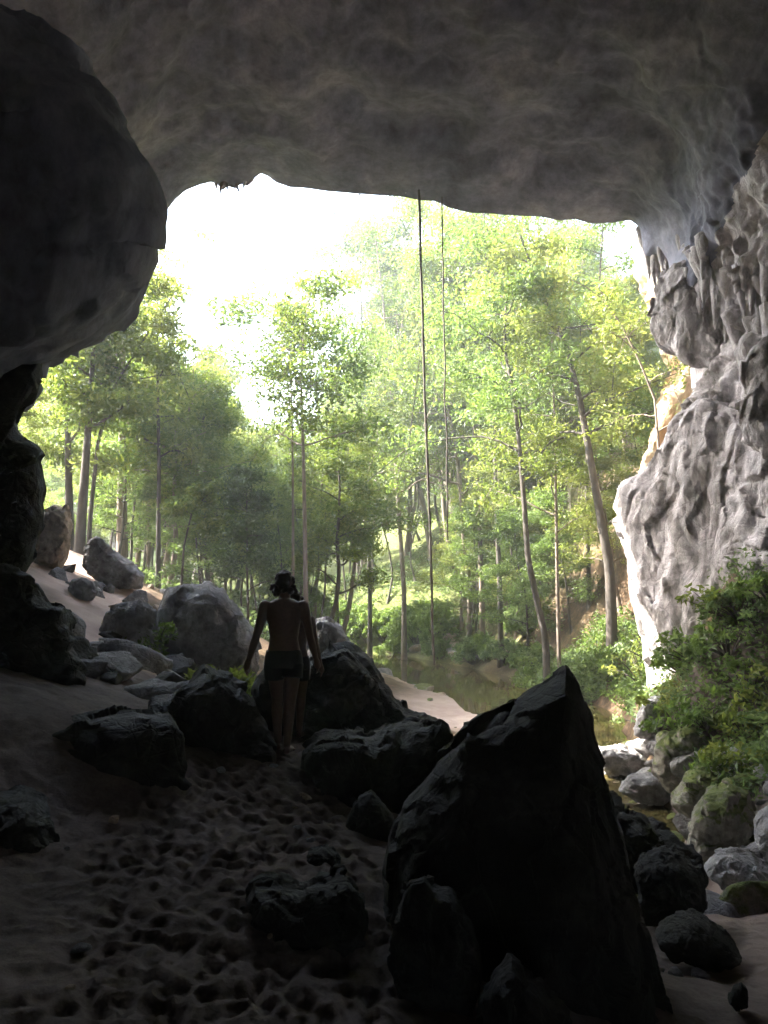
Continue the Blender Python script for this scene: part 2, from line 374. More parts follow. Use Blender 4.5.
# ground sheet
def stretch(lo, hi, c, n, k):
    t = np.linspace(math.asinh((lo - c) / k), math.asinh((hi - c) / k), n); return c + k * np.sinh(t)
gx = stretch(-260, 260, 1, 330, 6); gy = stretch(-60, 420, 18, 420, 10)
X, Y = np.meshgrid(gx, gy); Z = G(X, Y)
Z_raw = Z.copy()
FX0, FX1, FY0, FY1 = -4.6, 4.2, 1.3, 11.0
ins = np.minimum(np.minimum(X - FX0, FX1 - X), np.minimum(Y - FY0, FY1 - Y))
Z = Z - 0.25 * sstep(0.1, 0.5, ins)
ground = link_mesh('ground', np.stack([X, Y, Z], -1), grid_faces(len(gy), len(gx)), M['ground'], attrs=zone_attrs(X, Y, Z_raw))
tag(ground, kind='structure')

# dented sand of the cave floor, close to the camera
fx = np.linspace(FX0, FX1, 440); fy = FY0 + (FY1 - FY0) * np.linspace(0, 1, 520) ** 1.35
X, Y = np.meshgrid(fx, fy); Z = G(X, Y); Z0 = Z.copy()
p = np.stack([X, Y, X * 0 + 0.3], -1)
axis_x = np.interp(Y, [1.3, 2.5, 4.0, 5.5, 7.3, 8.5], [-0.35, -0.5, -0.75, -0.95, -0.9, -0.9])
half = np.interp(Y, [1.3, 3, 4.5, 6, 7.3, 9], [1.0, 1.05, 1.1, 0.9, 0.4, 0.3])
tr = 1 - sstep(0.55, 1.05, np.abs(X - axis_x + 0.2 * perlin(p * 1.3, 3)) / half)
tr = np.maximum(tr, 0.35 * (X < axis_x) * (Y < 6) * sstep(-2.4, -1.6, X))
wp = p + 0.05 * np.stack([perlin(p * 4, 1), perlin(p * 4, 2), p[..., 0] * 0], -1)
f1, f2 = worley(wp * np.array([11, 7.6, 1]), 11)
Z = Z - tr * 0.046 * np.clip(1 - (f1 / 0.62) ** 2, 0, 1) * (0.6 + 0.8 * (perlin(p * 1.7, 8) + 0.4))
f1, f2 = worley(wp * np.array([15, 11, 1]), 12)
Z = Z - (0.3 + tr) * 0.013 * np.clip(1 - (f1 / 0.6) ** 2, 0, 1)
Z = Z + 0.02 * fbm(p * 5, 4, 4) + 0.006 * fbm(p * 22, 3, 6)
Z = Z - 0.05 * (1 - sstep(0, 0.15, np.minimum(np.minimum(X - FX0, FX1 - X), FY1 - Y)))
floor_o = link_mesh('cave_floor', np.stack([X, Y, Z], -1), grid_faces(len(fy), len(fx)), M['ground'], attrs=zone_attrs(X, Y, Z0))
tag(floor_o, kind='structure')

# water
wx = np.linspace(-34, 9, 60); wy = np.linspace(8, 62, 60); X, Y = np.meshgrid(wx, wy)
tag(link_mesh('water', np.stack([X, Y, X * 0 + WATER_Z], -1), grid_faces(60, 60), M['water']), kind='structure')

def rough_disp(V, size, seed, a=1.0):
    q = V / size
    f1, f2 = worley(q * 2.3, seed); g1, g2 = worley(q * 6.1, seed + 1)
    w = q + 0.06 * np.stack([perlin(q * 5, seed + 5), perlin(q * 5, seed + 6), perlin(q * 5, seed + 7)], -1)
    return size * a * (0.08 * (0.5 - f1) + 0.03 * (0.45 - g1) + 0.05 * fbm(q * 2.0, 4, seed) + 0.035 * ridged(q * 5, 5, seed + 3)
                       + 0.075 * facets(w * 2.6, seed, 1.0) + 0.035 * facets(w * 6.5, seed + 11, 1.0))
def drape_disp(V, seed=0, a=1.0):
    """flowstone: rounded bulges hung with vertical ribs"""
    w = V + 0.15 * np.stack([perlin(V * 1.1, seed + 5), perlin(V * 1.1, seed + 6), perlin(V * 1.1, seed + 7)], -1)
    L = lambda f, fz, k: 0.55 - worley(w * np.array([f, f, fz]), seed + k)[0]
    return a * (0.55 * L(0.6, 0.5, 1) + 0.36 * L(1.3, 0.8, 2) + 0.26 * L(2.9, 1.2, 3) + 0.06 * ridged(w * np.array([3.4, 3.4, 0.8]), 3, seed) + 0.09 * L(6, 3.4, 4) + 0.07 * ridged(w * 4.0, 4, seed + 2) + 0.16 * facets(w * np.array([2.0, 2.0, 1.3]), seed + 5))
# ------------------------------------------------------------------ cave shell
LIP = [(-60, 780, 17), (-60, 600, 17), (-40, 450, 17.5), (-10, 380, 18), (60, 300, 19), (120, 244, 20), (150, 222, 20.5), (166, 212, 21), (176, 200, 21), (186, 191, 21), (200, 185, 21), (212, 182, 21), (219, 186, 21), (222, 191, 21), (228, 186, 21), (236, 189, 21), (240, 184, 21), (248, 186, 21),
       (254, 178, 21), (261, 173, 21), (268, 176, 21), (276, 182, 21), (290, 187, 21), (310, 188, 21), (330, 191, 21), (352, 193, 21), (380, 195, 21), (400, 196, 21), (420, 200, 21), (436, 201, 21), (450, 208, 21), (470, 213, 21), (495, 214, 21), (520, 216, 21), (540, 217, 21), (560, 221, 21), (575, 219, 21), (592, 224, 21), (612, 223, 21), (630, 221, 21), (637, 226, 21),
       (640, 240, 20.8), (645, 256, 20.6), (660, 258, 20.5), (668, 268, 20.4), (668, 288, 20.3), (661, 298, 20.2), (660, 315, 20.2), (666, 332, 20.2), (662, 352, 20), (676, 356, 20), (690, 364, 20), (692, 388, 20), (700, 402, 20), (688, 420, 20), (672, 445, 20), (655, 470, 20), (640, 490, 20), (636, 520, 20), (655, 560, 20), (690, 620, 20), (720, 720, 20), (740, 860, 20)]
NU = 620
lip = resample([P(*q) for q in LIP], NU)
cx0, cz0 = -0.5, 0.5
th = np.arctan2(lip[:, 2] - cz0, lip[:, 0] - cx0); th = np.where(th < -2, th + 2 * math.pi, th)
th = np.minimum.accumulate(th)
def smooth_u(a, w=41):
    k = np.hanning(w); k /= k.sum(); p_ = np.concatenate([np.repeat(a[:1], w // 2, 0), a, np.repeat(a[-1:], w // 2, 0)])
    return np.stack([np.convolve(p_[:, q], k, 'valid') for q in range(a.shape[1])], -1)
th = smooth_u(th[:, None], 61)[:, 0]; lip_s = smooth_u(lip)
def ring(y, aL, aR, b, n=2.5, z0=0.5, x0=0.0):
    c, s = np.cos(th), np.sin(th); a = np.where(c < 0, aL, aR)
    return np.stack([x0 + a * np.sign(c) * np.abs(c) ** (2 / n), np.full(NU, y), z0 + b * np.sign(s) * np.abs(s) ** (2 / n)], -1)
rad = np.stack([np.cos(th), np.zeros(NU), np.sin(th)], -1)
K = [lip_s, ring(13.5, 9.6, 9.6, 13.6), ring(5, 11, 10.5, 14.2), ring(-7, 10, 10, 12), ring(-15, 5.5, 5.5, 6), ring(-19, 3.0, 3.0, 3.2, 2)]  # last ring stays open: unseen gap behind the camera, added for fill daylight
tt = np.concatenate([np.linspace(0, 1, 130) ** 1.15, np.linspace(1, 5, 75)[1:]])
rows = []
for t in tt:
    k = min(int(t), 4); f = t - k
    p0, p1, p2, p3 = K[max(k - 1, 0)], K[k], K[k + 1], K[min(k + 2, 5)]
    rows.append(0.5 * (2 * p1 + (p2 - p0) * f + (2 * p0 - 5 * p1 + 4 * p2 - p3) * f * f + (3 * p1 - p0 - 3 * p2 + p3) * f ** 3))
V = np.array(rows); Nn = grid_normals(V)
V = V + (lip - lip_s)[None] * np.exp(-(np.linalg.norm(V - lip_s[None], axis=-1) / 0.35) ** 2)[..., None]
ctr = np.array([0, 8, 5.0]); flip = np.sign(((ctr - V) * Nn).sum(-1, keepdims=True)); Nn = Nn * flip     # inward
dist_lip = np.linalg.norm(V - lip[None], axis=-1)
rmp = 0.06 + 0.94 * sstep(0.0, 2.2, dist_lip)
right = sstep(0.95, 0.55, th)[None] * np.ones((len(tt), 1))          # 1 on the right wall
f1, f2 = worley(V * np.array([0.55, 0.55, 0.45]) + 0.35 * fbm(V * 0.8, 4, 41)[..., None], 3)
g1, g2 = worley(V * np.array([1.3, 1.3, 1.1]), 4)
base = 0.9 * fbm(V * 0.22, 3, 1) + 0.12 * (0.5 - f1) + 0.36 * fbm(V * 0.7, 6, 2, 0.48) + 0.12 * facets((V + 0.3 * fbm(V * 0.9, 3, 3)[..., None]) * 0.5, 5, 0.5)
drap = drape_disp(V, 8, 1.35)
D = rmp * (base * (1 - right) + (drap + 0.4 * fbm(V * 0.25, 2, 1)) * right)
V = V + Nn * D[..., None]
sh_v = V.copy()
# outer cliff face, continuing from the lip
outer = [lip + rad * 0.25 + np.array([0, 0.25, 0]), lip + rad * 1.2 + np.array([0, 0.5, 0]), lip + rad * 5 + np.array([0, 0.2, 0]), lip + rad * 16 + np.array([0, -2, 0]), lip + rad * 50 + np.array([0, -14, 0])]
outer = np.array(outer); outer[2:] += 0.6 * fbm(outer[2:] * 0.4, 3, 7)[..., None] * np.array([0.2, 1, 0.2])
ALL = np.vstack([outer[::-1], V])
rt = np.vstack([np.repeat(right[:1], 5, 0), right])
m, nt, b = new_mat('cave_rock')
def cave_mat():
    """ceiling limestone turning into pale flowstone along the right wall"""
    a, c = M['ceiling'], M['flowstone']
    return a
ceil_o = None
fc = grid_faces(len(ALL), NU)
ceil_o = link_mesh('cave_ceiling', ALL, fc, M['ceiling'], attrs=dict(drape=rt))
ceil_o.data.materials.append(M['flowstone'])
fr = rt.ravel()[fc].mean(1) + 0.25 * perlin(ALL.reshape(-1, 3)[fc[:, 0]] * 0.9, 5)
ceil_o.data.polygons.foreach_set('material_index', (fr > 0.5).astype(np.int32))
tag(ceil_o, kind='structure')

# ------------------------------------------------------------------ rocks
def solid(name, outline, d, front, back, mat, seed=0, n=170, m=60, power=0.62, rough=1.0, center=None, tilt=0.0, parent=None, edge_keep=0.35, axis_z=0.0, axis_x=None, axis=None, disp=None):
    """a rock with the given outline, its own depth range in front of and behind distance d"""
    pts = resample([P(q[0], q[1], q[2] if len(q) > 2 else d) for q in outline], n, True)
    c = pts.mean(0) if center is None else P(*center, d)
    size = min(np.ptp(pts[:, 0]), np.ptp(pts[:, 2]))
    ph = np.linspace(-math.pi / 2 + 0.02, math.pi / 2 - 0.02, m)
    sc_ = np.cos(ph) ** power; off = np.where(ph < 0, np.sin(ph) * front, np.sin(ph) * back)
    V = c + (pts - c)[None] * sc_[:, None, None]
    ax = np.array([c[0] / d if axis_x is None else axis_x, 1.0, axis_z]) if axis is None else np.asarray(axis, float)
    V = V + off[:, None, None] * ax
    V[..., 1] += tilt * (V[..., 2] - c[2])
    Nn = grid_normals(V, True); s = np.sign((Nn * (V - c - (back - front) / 2 * ax)).sum(-1).mean()); Nn = Nn * s
    D = disp(V) if disp else rough_disp(V, size, seed, rough)
    k = edge_keep + (1 - edge_keep) * sstep(0.0, 0.5, np.abs(ph))[:, None]
    V = V + Nn * (D * k)[..., None]
    top = V[0].mean(0); bot = V[-1].mean(0); nv = m * n
    Vf = np.vstack([V.reshape(-1, 3), top, bot]); j = np.arange(n); j2 = (j + 1) % n
    caps = np.concatenate([np.stack([np.full(n, nv), j2, j], -1), np.stack([np.full(n, nv + 1), (m - 1) * n + j, (m - 1) * n + j2], -1)])
    org = np.array([c[0], d, c[2]])
    o = link_mesh(name, Vf - org, [grid_faces(m, n, True), caps], mat, parent); o.location = org
    return o

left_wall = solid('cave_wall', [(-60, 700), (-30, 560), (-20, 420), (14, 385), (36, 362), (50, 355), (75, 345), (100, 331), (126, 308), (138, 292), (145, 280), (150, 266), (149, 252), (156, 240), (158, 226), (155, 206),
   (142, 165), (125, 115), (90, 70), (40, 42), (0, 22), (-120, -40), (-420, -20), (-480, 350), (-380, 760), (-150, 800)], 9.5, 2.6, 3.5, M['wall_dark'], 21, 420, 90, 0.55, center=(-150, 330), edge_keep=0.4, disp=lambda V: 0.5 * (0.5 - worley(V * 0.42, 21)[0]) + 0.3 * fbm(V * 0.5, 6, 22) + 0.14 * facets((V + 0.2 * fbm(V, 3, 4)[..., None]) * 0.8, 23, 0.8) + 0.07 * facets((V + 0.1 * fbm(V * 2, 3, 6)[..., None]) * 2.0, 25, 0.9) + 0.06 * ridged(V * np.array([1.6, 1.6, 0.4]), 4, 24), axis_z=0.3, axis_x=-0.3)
tag(left_wall, kind='structure')
_mo = [(640, 620), (630, 560), (624, 530), (618, 508), (626, 482), (648, 466), (666, 442), (680, 414), (700, 399), (722, 402), (745, 414), (790, 430), (850, 520), (850, 680), (690, 700), (650, 690)]
mound = solid('flowstone', [(x, y, 19.0 - (x - 630) * 0.022) for x, y in _mo], 17.5, 0.4, 2.5, M['flowstone'], 33, 320, 150, 0.6, axis=(0.95, 0.3, 0.0), disp=lambda V: drape_disp(V, 33, 0.6))
tag(mound, 'pale grey draped flowstone mound at the foot of the cave entrance cliff', 'flowstone')
def bulge(label, ol, d0, k, seed):
    tag(solid('flowstone', [(x, y, d0 - (x - 660) * k) for x, y in ol], d0, 0.55, 1.6, M['flowstone'], seed, 220, 110, 0.6, axis=(0.95, 0.3, 0.0), disp=lambda V: drape_disp(V, seed, 0.55)), label, 'flowstone')
bulge('lilac-grey overhanging flowstone bulge under the stalactites', [(659, 305), (668, 272), (686, 264), (712, 270), (736, 292), (746, 325), (742, 352), (726, 368), (700, 366), (684, 356), (664, 354), (658, 335)], 19.3, 0.02, 37)
bulge('pale upright flowstone column at the edge of the view above the pale mound', [(750, 445), (757, 405), (754, 372), (764, 348), (800, 330), (840, 400), (820, 470), (772, 470)], 17.0, 0.012, 39)
crag = solid('limestone_cliff', [(655, 200), (643, 235), (637, 258), (640, 280), (652, 300), (656, 330), (674, 360), (666, 400), (652, 440), (640, 480), (650, 540), (760, 560), (800, 380), (760, 200)], 27, 2.2, 4, M['orange_rock'], 35, 220, 90, 0.6, disp=lambda V: drape_disp(V, 35, 1.0))
tag(crag, 'sunlit ochre limestone cliff standing just outside the cave mouth', 'cliff')

ROCKS = [
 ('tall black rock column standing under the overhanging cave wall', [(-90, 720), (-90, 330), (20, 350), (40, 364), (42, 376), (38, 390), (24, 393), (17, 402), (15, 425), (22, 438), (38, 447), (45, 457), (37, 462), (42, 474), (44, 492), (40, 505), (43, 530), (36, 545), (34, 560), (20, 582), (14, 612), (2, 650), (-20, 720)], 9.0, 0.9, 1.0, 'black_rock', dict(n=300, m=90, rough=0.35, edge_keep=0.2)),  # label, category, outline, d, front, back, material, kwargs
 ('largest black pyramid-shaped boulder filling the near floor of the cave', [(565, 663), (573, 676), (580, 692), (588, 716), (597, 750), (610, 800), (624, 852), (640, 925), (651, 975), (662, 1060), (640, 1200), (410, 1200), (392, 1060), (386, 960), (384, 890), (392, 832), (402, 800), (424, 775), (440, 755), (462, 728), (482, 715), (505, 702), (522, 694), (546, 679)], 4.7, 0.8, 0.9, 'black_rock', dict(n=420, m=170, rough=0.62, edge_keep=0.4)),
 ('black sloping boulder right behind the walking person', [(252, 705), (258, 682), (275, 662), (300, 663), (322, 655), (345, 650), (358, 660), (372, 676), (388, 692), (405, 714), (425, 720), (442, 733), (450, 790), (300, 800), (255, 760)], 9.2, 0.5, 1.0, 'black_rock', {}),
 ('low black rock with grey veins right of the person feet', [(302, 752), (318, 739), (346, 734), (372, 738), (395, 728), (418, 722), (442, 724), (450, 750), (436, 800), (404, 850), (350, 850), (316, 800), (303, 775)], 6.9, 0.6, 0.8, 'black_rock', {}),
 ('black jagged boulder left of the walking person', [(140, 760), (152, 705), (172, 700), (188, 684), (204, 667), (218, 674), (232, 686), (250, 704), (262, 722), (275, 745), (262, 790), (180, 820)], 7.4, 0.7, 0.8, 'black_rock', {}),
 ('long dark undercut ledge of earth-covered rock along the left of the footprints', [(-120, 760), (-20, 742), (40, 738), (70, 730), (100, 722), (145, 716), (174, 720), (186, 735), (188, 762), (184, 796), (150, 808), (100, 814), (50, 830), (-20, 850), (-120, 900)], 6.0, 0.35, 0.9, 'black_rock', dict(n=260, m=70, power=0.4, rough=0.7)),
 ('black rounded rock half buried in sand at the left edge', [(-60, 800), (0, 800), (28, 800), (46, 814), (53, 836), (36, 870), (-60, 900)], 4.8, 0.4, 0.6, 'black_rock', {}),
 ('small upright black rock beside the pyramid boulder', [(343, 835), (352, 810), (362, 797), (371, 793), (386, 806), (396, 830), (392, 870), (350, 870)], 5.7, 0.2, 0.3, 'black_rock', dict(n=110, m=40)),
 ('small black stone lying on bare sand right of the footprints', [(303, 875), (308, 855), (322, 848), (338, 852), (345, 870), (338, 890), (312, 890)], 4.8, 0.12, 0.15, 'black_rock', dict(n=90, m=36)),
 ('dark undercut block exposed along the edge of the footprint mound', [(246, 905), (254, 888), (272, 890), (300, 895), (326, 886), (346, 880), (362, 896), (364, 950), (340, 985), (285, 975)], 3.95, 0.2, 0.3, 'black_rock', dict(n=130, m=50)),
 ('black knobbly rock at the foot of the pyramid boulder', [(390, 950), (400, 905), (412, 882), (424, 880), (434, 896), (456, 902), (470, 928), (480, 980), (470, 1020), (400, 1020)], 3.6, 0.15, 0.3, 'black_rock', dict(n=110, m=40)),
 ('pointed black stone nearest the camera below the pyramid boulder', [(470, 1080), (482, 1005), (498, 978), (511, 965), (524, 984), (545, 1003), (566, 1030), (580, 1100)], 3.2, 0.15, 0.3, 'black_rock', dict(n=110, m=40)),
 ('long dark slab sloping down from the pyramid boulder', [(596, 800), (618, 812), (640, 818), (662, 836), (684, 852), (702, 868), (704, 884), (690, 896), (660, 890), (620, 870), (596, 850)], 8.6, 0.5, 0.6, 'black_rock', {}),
 ('square dark block with a pale flat top on the sand ramp', [(634, 872), (642, 857), (660, 850), (680, 856), (695, 866), (704, 880), (706, 902), (698, 918), (644, 914)], 7.1, 0.35, 0.4, 'black_rock', dict(n=120, m=50)),
 ('low dark rock shelf lying in brown sand', [(655, 935), (668, 926), (690, 922), (710, 930), (728, 945), (742, 958), (720, 966), (690, 958), (665, 950)], 5.8, 0.22, 0.4, 'black_rock', dict(n=120, m=46, rough=0.7)),
 ('small dark stone at the lower edge of the brown sand', [(728, 1000), (733, 988), (742, 984), (748, 992), (748, 1006), (736, 1010)], 4.6, 0.06, 0.08, 'black_rock', dict(n=60, m=24)),
 ('large grey rounded boulder behind the leafy plants', [(150, 660), (153, 625), (160, 604), (167, 589), (185, 583), (208, 582), (222, 590), (232, 603), (246, 620), (256, 642), (258, 670), (240, 700), (165, 700)], 14.0, 1.3, 1.6, 'grey_rock', dict(n=220, m=90, rough=0.8)),
 ('grey pocked boulder just beyond the person right arm', [(300, 660), (306, 634), (316, 620), (328, 617), (341, 627), (352, 645), (358, 665), (350, 690), (305, 690)], 16.0, 0.8, 1.0, 'grey_rock', {}),
 ('grey block wedged between the sand path and the large boulder', [(102, 640), (107, 616), (118, 604), (140, 601), (154, 610), (160, 640), (150, 660), (112, 660)], 12.6, 0.5, 0.6, 'grey_rock', {}),
 ('tilted grey slab lying across the top of the sand path', [(84, 566), (86, 547), (95, 538), (105, 546), (118, 555), (134, 564), (145, 577), (142, 588), (112, 588), (95, 580)], 17.0, 0.6, 0.8, 'grey_rock', {}),
 ('tan rounded boulder beside the dark cave wall at the path', [(30, 570), (34, 530), (40, 512), (54, 505), (66, 510), (72, 524), (70, 548), (60, 572)], 16.0, 0.7, 0.8, 'tan_rock', {}),
 ('flat dark stone lying in the middle of the sand path', [(68, 590), (72, 580), (82, 578), (94, 582), (98, 592), (92, 600), (74, 600)], 14.0, 0.3, 0.3, 'grey_rock', dict(n=90, m=36)),
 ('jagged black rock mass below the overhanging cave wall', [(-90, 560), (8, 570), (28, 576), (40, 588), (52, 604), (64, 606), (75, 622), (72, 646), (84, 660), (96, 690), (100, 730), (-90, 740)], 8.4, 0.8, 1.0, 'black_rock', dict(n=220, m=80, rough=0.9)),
 ('mossy overhanging boulder with a dark hollow beside the stream', [(652, 770), (656, 745), (668, 732), (690, 726), (712, 738), (735, 752), (738, 790), (700, 800), (664, 790)], 14.5, 0.7, 1.0, 'moss_rock', {}),
 ('large ribbed moss-topped boulder above the sand ramp', [(690, 850), (692, 815), (706, 795), (728, 787), (748, 795), (756, 815), (758, 850), (745, 870), (700, 868)], 11.0, 0.6, 0.8, 'moss_rock', {}),
 ('brown ribbed boulder in the middle of the streamside rocks', [(672, 800), (682, 778), (700, 770), (722, 775), (732, 792), (720, 815), (690, 822)], 12.6, 0.5, 0.7, 'moss_rock', {}),
 ('pale flat white boulder beside the sand ramp', [(704, 868), (714, 858), (730, 855), (748, 860), (775, 872), (790, 890), (780, 905), (752, 898), (724, 884)], 9.2, 0.4, 0.5, 'pale_rock', {}),
 ('pale rock above the white boulder at the edge of the view', [(755, 840), (757, 818), (770, 806), (800, 815), (810, 860), (770, 872)], 9.8, 0.4, 0.5, 'pale_rock', {}),
 ('upright white stone standing beside the stream under the shrubs', [(634, 735), (638, 712), (650, 698), (660, 695), (662, 706), (652, 720), (646, 738)], 16.8, 0.4, 0.4, 'pale_rock', dict(n=90, m=36)),
 ('small white stone half hidden by shrubs on the bank', [(643, 660), (645, 642), (654, 632), (665, 638), (668, 652), (660, 664)], 18.6, 0.3, 0.4, 'pale_rock', dict(n=90, m=36)),
 ('pale stone with a flat top on the leafy right bank', [(712, 732), (716, 718), (728, 715), (745, 724), (748, 738), (725, 742)], 14.6, 0.3, 0.3, 'pale_rock', dict(n=90, m=36)),
 ('pale low rock reaching into the far end of the pool', [(590, 760), (596, 748), (612, 746), (636, 752), (652, 764), (640, 776), (606, 772)], 16.8, 0.4, 0.5, 'pale_rock', dict(n=110, m=40)),
 ('grey ridge of rock dividing the brown pool', [(618, 790), (628, 775), (650, 776), (676, 786), (684, 800), (660, 804), (636, 800)], 14.6, 0.3, 0.4, 'grey_rock', dict(n=110, m=40)),
 ('grey cracked boulder under the shrubs at the near end of the pool', [(640, 765), (644, 730), (656, 708), (676, 706), (690, 728), (688, 770), (664, 782)], 17.2, 0.5, 0.8, 'grey_rock', dict(n=110, m=44)),
]
for k, (lab, ol, d, fr_, bk, mt, kw) in enumerate(ROCKS):
    cat = 'stone' if 'stone' in lab.split()[:5] else 'rock' if 'rock' in lab else 'boulder'
    o = solid('stone' if cat == 'stone' else 'boulder' if cat == 'boulder' else 'rock', ol, d, fr_, bk, M[mt], 50 + k * 3, **kw)
    tag(o, lab, cat)

rng = np.random.default_rng(7)
_ico = bmesh.new(); bmesh.ops.create_icosphere(_ico, subdivisions=4, radius=1.0)
ICO_V = np.array([v.co[:] for v in _ico.verts]); ICO_F = np.array([[v.index for v in f.verts] for f in _ico.faces]); _ico.free()
def facet_rock_mesh(seed, flat=0.7):
    r = np.random.default_rng(seed); nrm = r.normal(size=(16, 3)); nrm /= np.linalg.norm(nrm, axis=1, keepdims=True); h = r.uniform(0.6, 1.0, 16)
    dd = ICO_V @ nrm.T; q = np.where(dd > 0.05, h / np.maximum(dd, 0.05), 9); rr = -np.log(np.exp(-q * 22).sum(1)) / 22
    V = ICO_V * np.clip(rr, 0.3, 1.4)[:, None]
    V = V * (1 + 0.10 * fbm(V * 2.2, 4, seed) + 0.05 * ridged(V * 4, 3, seed))[:, None]
    return V * np.array([1, r.uniform(0.7, 1.1), flat * r.uniform(0.8, 1.2)])
def scatter_rocks(n, xr, yr, sr, mats, label, group, seed, cond=None, name='rock'):
    r = np.random.default_rng(seed); made = 0; tries = 0; meshes = [facet_rock_mesh(seed * 31 + k) for k in range(min(n, 9))]; store = {}
    while made < n and tries < n * 60:
        tries += 1; x, y = r.uniform(*xr), r.uniform(*yr)
        if cond and not cond(x, y): continue
        s = r.uniform(0, 1) ** 1.8 * (sr[1] - sr[0]) + sr[0]; k = int(r.integers(len(meshes))); mt = mats[int(r.integers(len(mats)))]
        if (k, mt) not in store:
            o = link_mesh(name, meshes[k], ICO_F, M[mt]); store[(k, mt)] = o
        else:
            o = store[(k, mt)].copy(); COL.objects.link(o)
        o.location = (x, y, Gz(x, y) - s * 0.05); o.scale = (s, s, s); o.rotation_euler = (r.normal() * 0.15, r.normal() * 0.15, r.uniform(0, 6.28))
        tag(o, label, 'rock', group); made += 1
def scatter_view(n, pxr, pyr, yr, sr, mats, label, group, seed):
    scatter_rocks(n, (2.0, 10), yr, sr, mats, label, group, seed, lambda x, y: pxr[0] < to_px((x, y, Gz(x, y)))[0] < pxr[1] and pyr[0] < to_px((x, y, Gz(x, y)))[1] < pyr[1])
def right_bank(x, y):
    c = float(_creek_dist(np.array([x]), np.array([y]))[0]); px = to_px((x, y, Gz(x, y)))
    return -0.9 < c < 2.8 and px[0] > 595 and px[1] > 735
scatter_rocks(120, (2.8, 8), (7.6, 20), (0.1, 0.5), ['pale_rock', 'grey_rock', 'pale_rock', 'moss_rock'], 'pale weathered limestone rock among the heap of rocks along the near stream bank', 'limestone rocks along the near stream', 3, right_bank)
scatter_view(110, (612, 790), (745, 880), (8, 19), (0.07, 0.34), ['pale_rock', 'pale_rock', 'grey_rock', 'moss_rock'], 'small pale broken stone in the jumble at the foot of the leafy right bank', 'jumbled stones below the leafy right bank', 13)
scatter_rocks(46, (-5.2, -1.6), (8.4, 12.4), (0.14, 0.5), ['grey_rock', 'grey_rock', 'black_rock'], 'grey broken rock in the rubble below the sand path', 'rubble below the sand path', 4, lambda x, y: to_px((x, y, Gz(x, y)))[0] < 235)
scatter_rocks(26, (-7.5, -4.6), (14.5, 20.5), (0.1, 0.3), ['tan_rock', 'grey_rock'], 'small flat stepping stone set in the pale sand path', 'stepping stones on the sand path', 5, name='stone')
scatter_rocks(30, (-3, 8), (26, 46), (0.15, 0.6), ['grey_rock', 'moss_rock', 'tan_rock'], 'small rock at the edge of the far pool', 'rocks around the far pool', 6, lambda x, y: 0.1 < float(_creek_dist(np.array([x]), np.array([y]))[0]) < 1.2)
scatter_rocks(14, (1.4, 3.4), (3.8, 7.4), (0.03, 0.09), ['black_rock', 'grey_rock'], 'small loose stone on the brown sand slope', 'loose stones on the brown sand', 8, name='stone')

scatter_rocks(34, (-2.2, 0.6), (2.4, 7.6), (0.015, 0.05), ['black_rock', 'grey_rock', 'tan_rock'], 'small pebble lying on the footprint-marked sand of the cave floor', 'pebbles on the footprint-marked sand', 9, name='pebble')
# stalactites and drapery knobs: parts of the cave ceiling
sp = to_px(sh_v[:131]).reshape(-1, 2); sv = sh_v[:131].reshape(-1, 3)
def on_shell(px, py):
    d2 = ((sp - (px, py)) ** 2).sum(1); c = np.argsort(d2)[:12]; return sv[c[np.argmin(sv[c, 1])]]
def stalactite(px, py, L, r, seed):
    b0 = on_shell(px, py) + np.array([0.17 if px > 400 else 0.0, 0.05, 0.35]); rs = np.random.default_rng(seed); n = 26; t = np.linspace(0, 1, n)
    path = b0 + np.stack([0.06 * np.sin(t * 4 + seed), 0.05 * np.cos(t * 3 + seed), -t * (L + 0.25)], -1)
    rd = r * (1 - t) ** 0.75 * (1 + 0.22 * perlin(np.stack([t * 5, t * 0 + seed, t * 0], -1), 3)) + 0.012
    rd = rd * (1 + 0.4 * np.exp(-t * 4)) * sstep(-0.02, 0.08, t)
    V, F = tube_np(path, rd, 12); q = V * np.array([2.4, 2.4, 0.5]); c = np.repeat(path, 12, 0)
    V = c + (V - c) * (1 + 0.45 * ridged(q, 3, seed)[:, None])
    return link_mesh('stalactite', V, F, M['flowstone'], ceil_o)
rs = np.random.default_rng(12)
for k in range(80):
    px = 638 + 130 * rs.uniform() ** 0.9; py = 232 + (px - 638) * 0.35 + rs.uniform(-8, 62)
    stalactite(px, py, rs.uniform(0.35, 1.5), rs.uniform(0.07, 0.22), k)
for px, L in ((216, 0.3), (221, 0.45), (224, 0.3), (229, 0.22), (236, 0.36), (240, 0.25), (246, 0.3), (251, 0.2), (330, 0.12), (356, 0.2), (402, 0.15)): stalactite(px, 184 if px < 300 else 193, L, 0.07, px)

